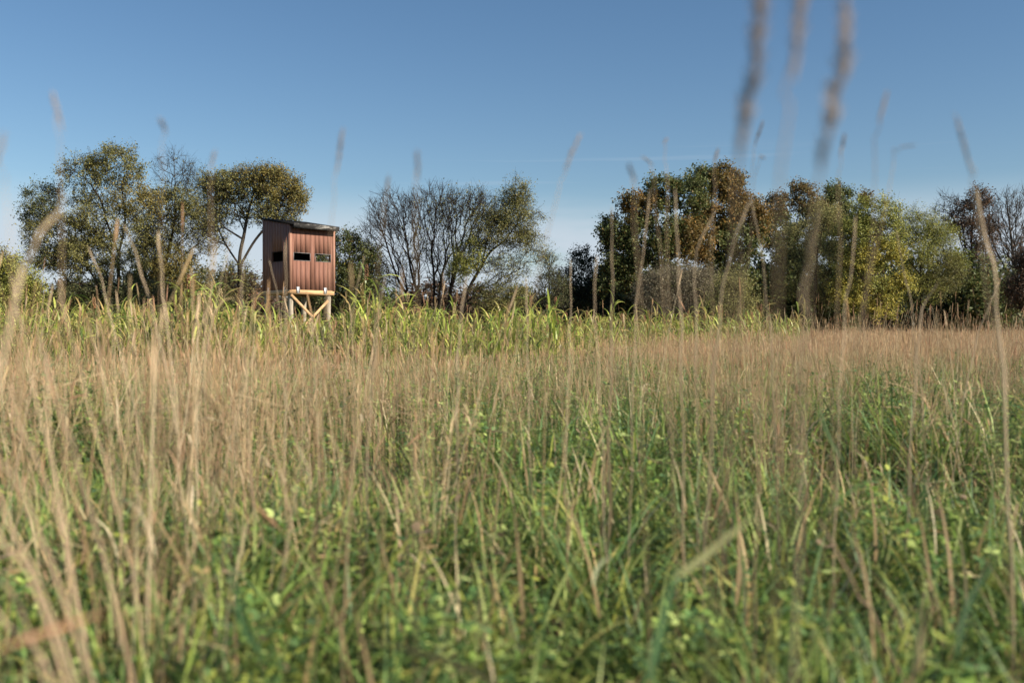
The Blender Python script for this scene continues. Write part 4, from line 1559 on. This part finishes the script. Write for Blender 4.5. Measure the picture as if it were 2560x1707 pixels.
LONG = [
    ([(150, 448), (115, 510), (60, 600), (30, 720)], 1.2, .004, 'thick blurred tan stalk slanting across the left tree crown'),
    ([(288, 520), (320, 610), (345, 700), (392, 900)], 1.9, .0028, 'thick tan stalk rising from the sorghum in front of the broad olive tree'),
    ([(364, 535), (370, 620), (380, 720), (400, 900)], 1.8, .003, 'thick straight tan stalk in front of the dark narrow evergreen'),
    ([(205, 570), (232, 640), (262, 760), (300, 900)], 2.3, .0022, 'leaning tan stalk in front of the left tree foot'),
    ([(1405, 480), (1405, 570), (1406, 680), (1402, 860)], 2.0, .0026, 'upright blurred stalk left of the big dark green oak'),
    ([(1492, 440), (1482, 540), (1462, 700), (1455, 880)], 2.0, .0022, 'blurred stalk crossing the left side of the big dark green oak'),
    ([(1550, 440), (1555, 560), (1562, 700), (1566, 880)], 1.8, .003, 'pale thick blurred stalk straight up the middle of the dark green oak'),
    ([(1640, 490), (1600, 575), (1596, 660), (1600, 860)], 1.9, .0025, 'kinked blurred stalk before the grey tangled shrub'),
    ([(1718, 470), (1680, 570), (1655, 700), (1640, 880)], 1.6, .0035, 'broad bent tan stalk in front of the tallest oak'),
    ([(1720, 440), (1745, 560), (1762, 700), (1775, 880)], 2.1, .0024, 'blurred stalk leaning left below the tallest oak'),
    ([(1870, 480), (1856, 600), (1846, 720), (1840, 900)], 1.0, .0017, 'very wide soft brown stalk before the pale willow'),
    ([(1965, 500), (1955, 620), (1940, 720), (1930, 900)], 1.7, .0022, 'soft tan stalk between the pale willow and the yellow leaved tree'),
    ([(2058, 535), (2075, 620), (2092, 700), (2112, 860)], 2.4, .0022, 'thin tan stalk leaning left across the yellow leaved tree'),
    ([(2240, 440), (2262, 540), (2285, 650), (2302, 860)], 1.45, .0045, 'thick pale tan stalk before the leafless trees at right'),
    ([(2305, 628), (2280, 680), (2250, 760), (2225, 860)], 4.5, .003, 'short pale broken stalk leaning right at the right edge'),
    ([(2150, 655), (2118, 710), (2108, 800), (2100, 900)], 3.2, .003, 'bent tan stalk below the round willow'),
    ([(560, 560), (556, 660), (560, 780), (570, 950)], 3.0, .002, 'slim tan stalk left of the wooden blind'),
    ([(657, 558), (656, 640), (656, 740), (655, 900)], 2.0, .0022, 'blurred stalk crossing the dark side wall of the blind'),
    ([(618, 600), (632, 650), (645, 740), (652, 900)], 2.9, .002, 'thin stalk leaning left in front of the dark side wall of the blind'),
    ([(836, 590), (815, 690), (800, 800), (790, 950)], 2.6, .0022, 'slim tan stalk just right of the wooden blind'),
    ([(885, 640), (868, 720), (858, 820), (850, 950)], 1.9, .003, 'soft tan stalk in front of the foot of the leafless tree'),
    ([(1070, 640), (1060, 720), (1052, 820), (1050, 950)], 2.0, .0035, 'fuzzy brown stalk below the leaning willow'),
    ([(1208, 640), (1210, 700), (1212, 800), (1215, 950)], 2.4, .0025, 'fuzzy brown stalk in the gap right of the leaning willow'),
    ([(1310, 600), (1311, 690), (1308, 800), (1302, 950)], 2.6, .0025, 'straight tan stalk in front of the dark round-headed shrub'),
    ([(1370, 590), (1365, 690), (1372, 800), (1380, 950)], 3.0, .002, 'tan stalk between the round-headed shrub and the dark green oak'),
]
for pt, d, r_, lab in LONG:
    hero('dry_stalk', lab, pt, d * (1.85 if d < 3 and d > 1.3 else 1.2), r_ * (1.05 if d > 1.3 else 0.9), (0.58, 0.45, 0.30), 0.07 if d > 1.3 else None, headr=r_ * 0.9, k=6, hcol=(0.52, 0.42, 0.28))

# leaning sheaf at the lower left corner (photo pixels given at 2560 wide, converted)
q = 2352 / 2560
SHEAF = [
    ([(95, 850), (130, 960), (171, 1100), (238, 1321), (332, 1707)], 1.35, .0042, 'longest and rightmost thick stalk of the leaning sheaf at lower left'),
    ([(-40, 1090), (0, 1150), (55, 1238), (144, 1460), (221, 1707)], 1.2, .0040, 'thick tan stalk of the leaning sheaf, second to the longest one'),
    ([(-40, 1290), (0, 1349), (66, 1432), (160, 1707)], 1.1, .0040, 'thick stalk low in the leaning sheaf that leaves the left edge halfway down'),
    ([(20, 960), (61, 1100), (138, 1266), (199, 1570)], 1.5, .0036, 'stalk of the leaning sheaf that crosses behind its thick ones'),
    ([(100, 820), (127, 1100), (188, 1487), (215, 1620)], 1.7, .0034, 'nearly upright stalk rising out of the leaning sheaf'),
    ([(-60, 1490), (0, 1542), (70, 1610), (133, 1707)], 1.15, .0030, 'lowest, flattest stalk cutting the lower left corner'),
    ([(-60, 1150), (0, 1260), (83, 1432), (182, 1707)], 1.25, .0032, 'slim stalk in the middle of the leaning sheaf'),
    ([(-70, 1340), (-10, 1420), (60, 1560), (110, 1707)], 1.2, .0034, 'leftmost stalk of the leaning sheaf near the bottom corner'),
    ([(150, 700), (190, 900), (260, 1150), (330, 1450)], 1.9, .0028, 'long thin stalk right of the leaning sheaf'),
    ([(215, 800), (290, 1050), (370, 1350), (400, 1600)], 2.2, .0026, 'thin stalk leaning left between the sheaf and the upright stalks'),
    ([(30, 690), (60, 860), (110, 1080), (150, 1300)], 1.8, .003, 'blurred stalk rising above the sheaf at the left edge'),
]
for pt, d, r_, lab in SHEAF:
    hero('dry_stalk', lab, [(x * q, y * q) for x, y in pt], d * 1.22, r_ * 0.85, (0.58, 0.42, 0.27) if r_ > .0035 else (0.52, 0.39, 0.25), None, k=6, group='leaning sheaf of dry stalks')

for pt, d, r_, lab in (
        ([(815, 880), (812, 1050), (800, 1200), (790, 1380)], 2.3, .0032, 'tan stalk standing alone in green growth left of centre'),
        ([(930, 860), (945, 1000), (960, 1160), (970, 1260)], 3.0, .0025, 'slim tan stalk right of the lone stalk left of centre'),
        ([(1290, 870), (1292, 950), (1296, 1060), (1300, 1150)], 3.5, .003, 'pale stalk standing in the middle of the meadow'),
        ([(1735, 880), (1738, 1000), (1742, 1150), (1738, 1260)], 2.4, .003, 'soft tan stalk above the pale curled blade'),
        ([(1880, 1190), (1930, 1280), (1975, 1370), (2010, 1420)], 2.3, .0045, 'thick brown broken stalk slanting down right in the green'),
        ([(2150, 1380), (2120, 1450), (2110, 1540), (2095, 1600)], 1.6, .0040, 'brown broken stalk near the lower right corner')):
    hero('dry_stalk', lab, pt, d, r_, T1, None, k=5)


def hero_blade(label, px, d, wd, col, roll=0.6):
    s = 2560 / 2352
    pts = [P(x * s, y * s, d) for x, y in px]
    base = pts[0].copy()
    c = smooth_curve([p - base for p in pts], 14)
    t = np.linspace(0, 1, 14)
    g = Geo()
    dv = c[-1] - c[0]
    sd_ = np.cross(dv / np.linalg.norm(dv), (0, math.cos(roll), math.sin(roll)))
    wv = wd * np.minimum(1, 0.4 + t * 2.5) * (1 - t ** 3) + wd * 0.05
    # two halves folded along the midrib
    side = np.tile(sd_, (14, 1))
    g.ribbon(c + side * wv[:, None] * 0.25, wv * 0.5, side + np.array([0, -0.3, 0.2]), np.array(col))
    g.ribbon(c - side * wv[:, None] * 0.25, wv * 0.5, side + np.array([0, 0.3, -0.2]), np.array(col) * 0.92)
    o = link('grass_blade', g.mesh('grass_blade', M['grass_green']))
    o.location = base
    tag(o, label, 'grass blade')


hero_blade('pale straw-coloured blade pointing up right in the lower right meadow', [(1545, 1330), (1605, 1288), (1672, 1232), (1742, 1180)], 1.6, 0.016, (0.42, 0.42, 0.20))
hero_blade('thick green blade standing below the pale straw-coloured blade', [(1490, 1568), (1512, 1480), (1535, 1380), (1560, 1290)], 1.35, 0.015, (0.13, 0.24, 0.10))
hero_blade('long tan dead blade lying across the bottom edge left of centre', [(1180, 1600), (1060, 1530), (930, 1490), (780, 1455)], 1.45, 0.015, (0.40, 0.33, 0.16))
hero_blade('curled pale blade above the dark hollow in the lower middle', [(1362, 1345), (1370, 1310), (1390, 1285), (1418, 1280)], 2.3, 0.012, (0.40, 0.44, 0.26))
hero_blade('green blade arching over the lower left growth', [(600, 1500), (560, 1440), (545, 1360), (520, 1290)], 1.7, 0.014, (0.11, 0.22, 0.09))
hero_blade('blue-green blade near the right edge of the bottom growth', [(2200, 1500), (2215, 1420), (2250, 1340), (2300, 1280)], 1.7, 0.013, (0.12, 0.22, 0.11))
hero_blade('bright green blade crossing the middle right growth', [(1900, 1180), (1950, 1130), (2010, 1100), (2080, 1085)], 2.8, 0.012, (0.16, 0.28, 0.10))
hero_blade('straight pale green blade leaning left in the right middle growth', [(1940, 1060), (1915, 1020), (1895, 980), (1880, 940)], 3.4, 0.014, (0.22, 0.32, 0.13))
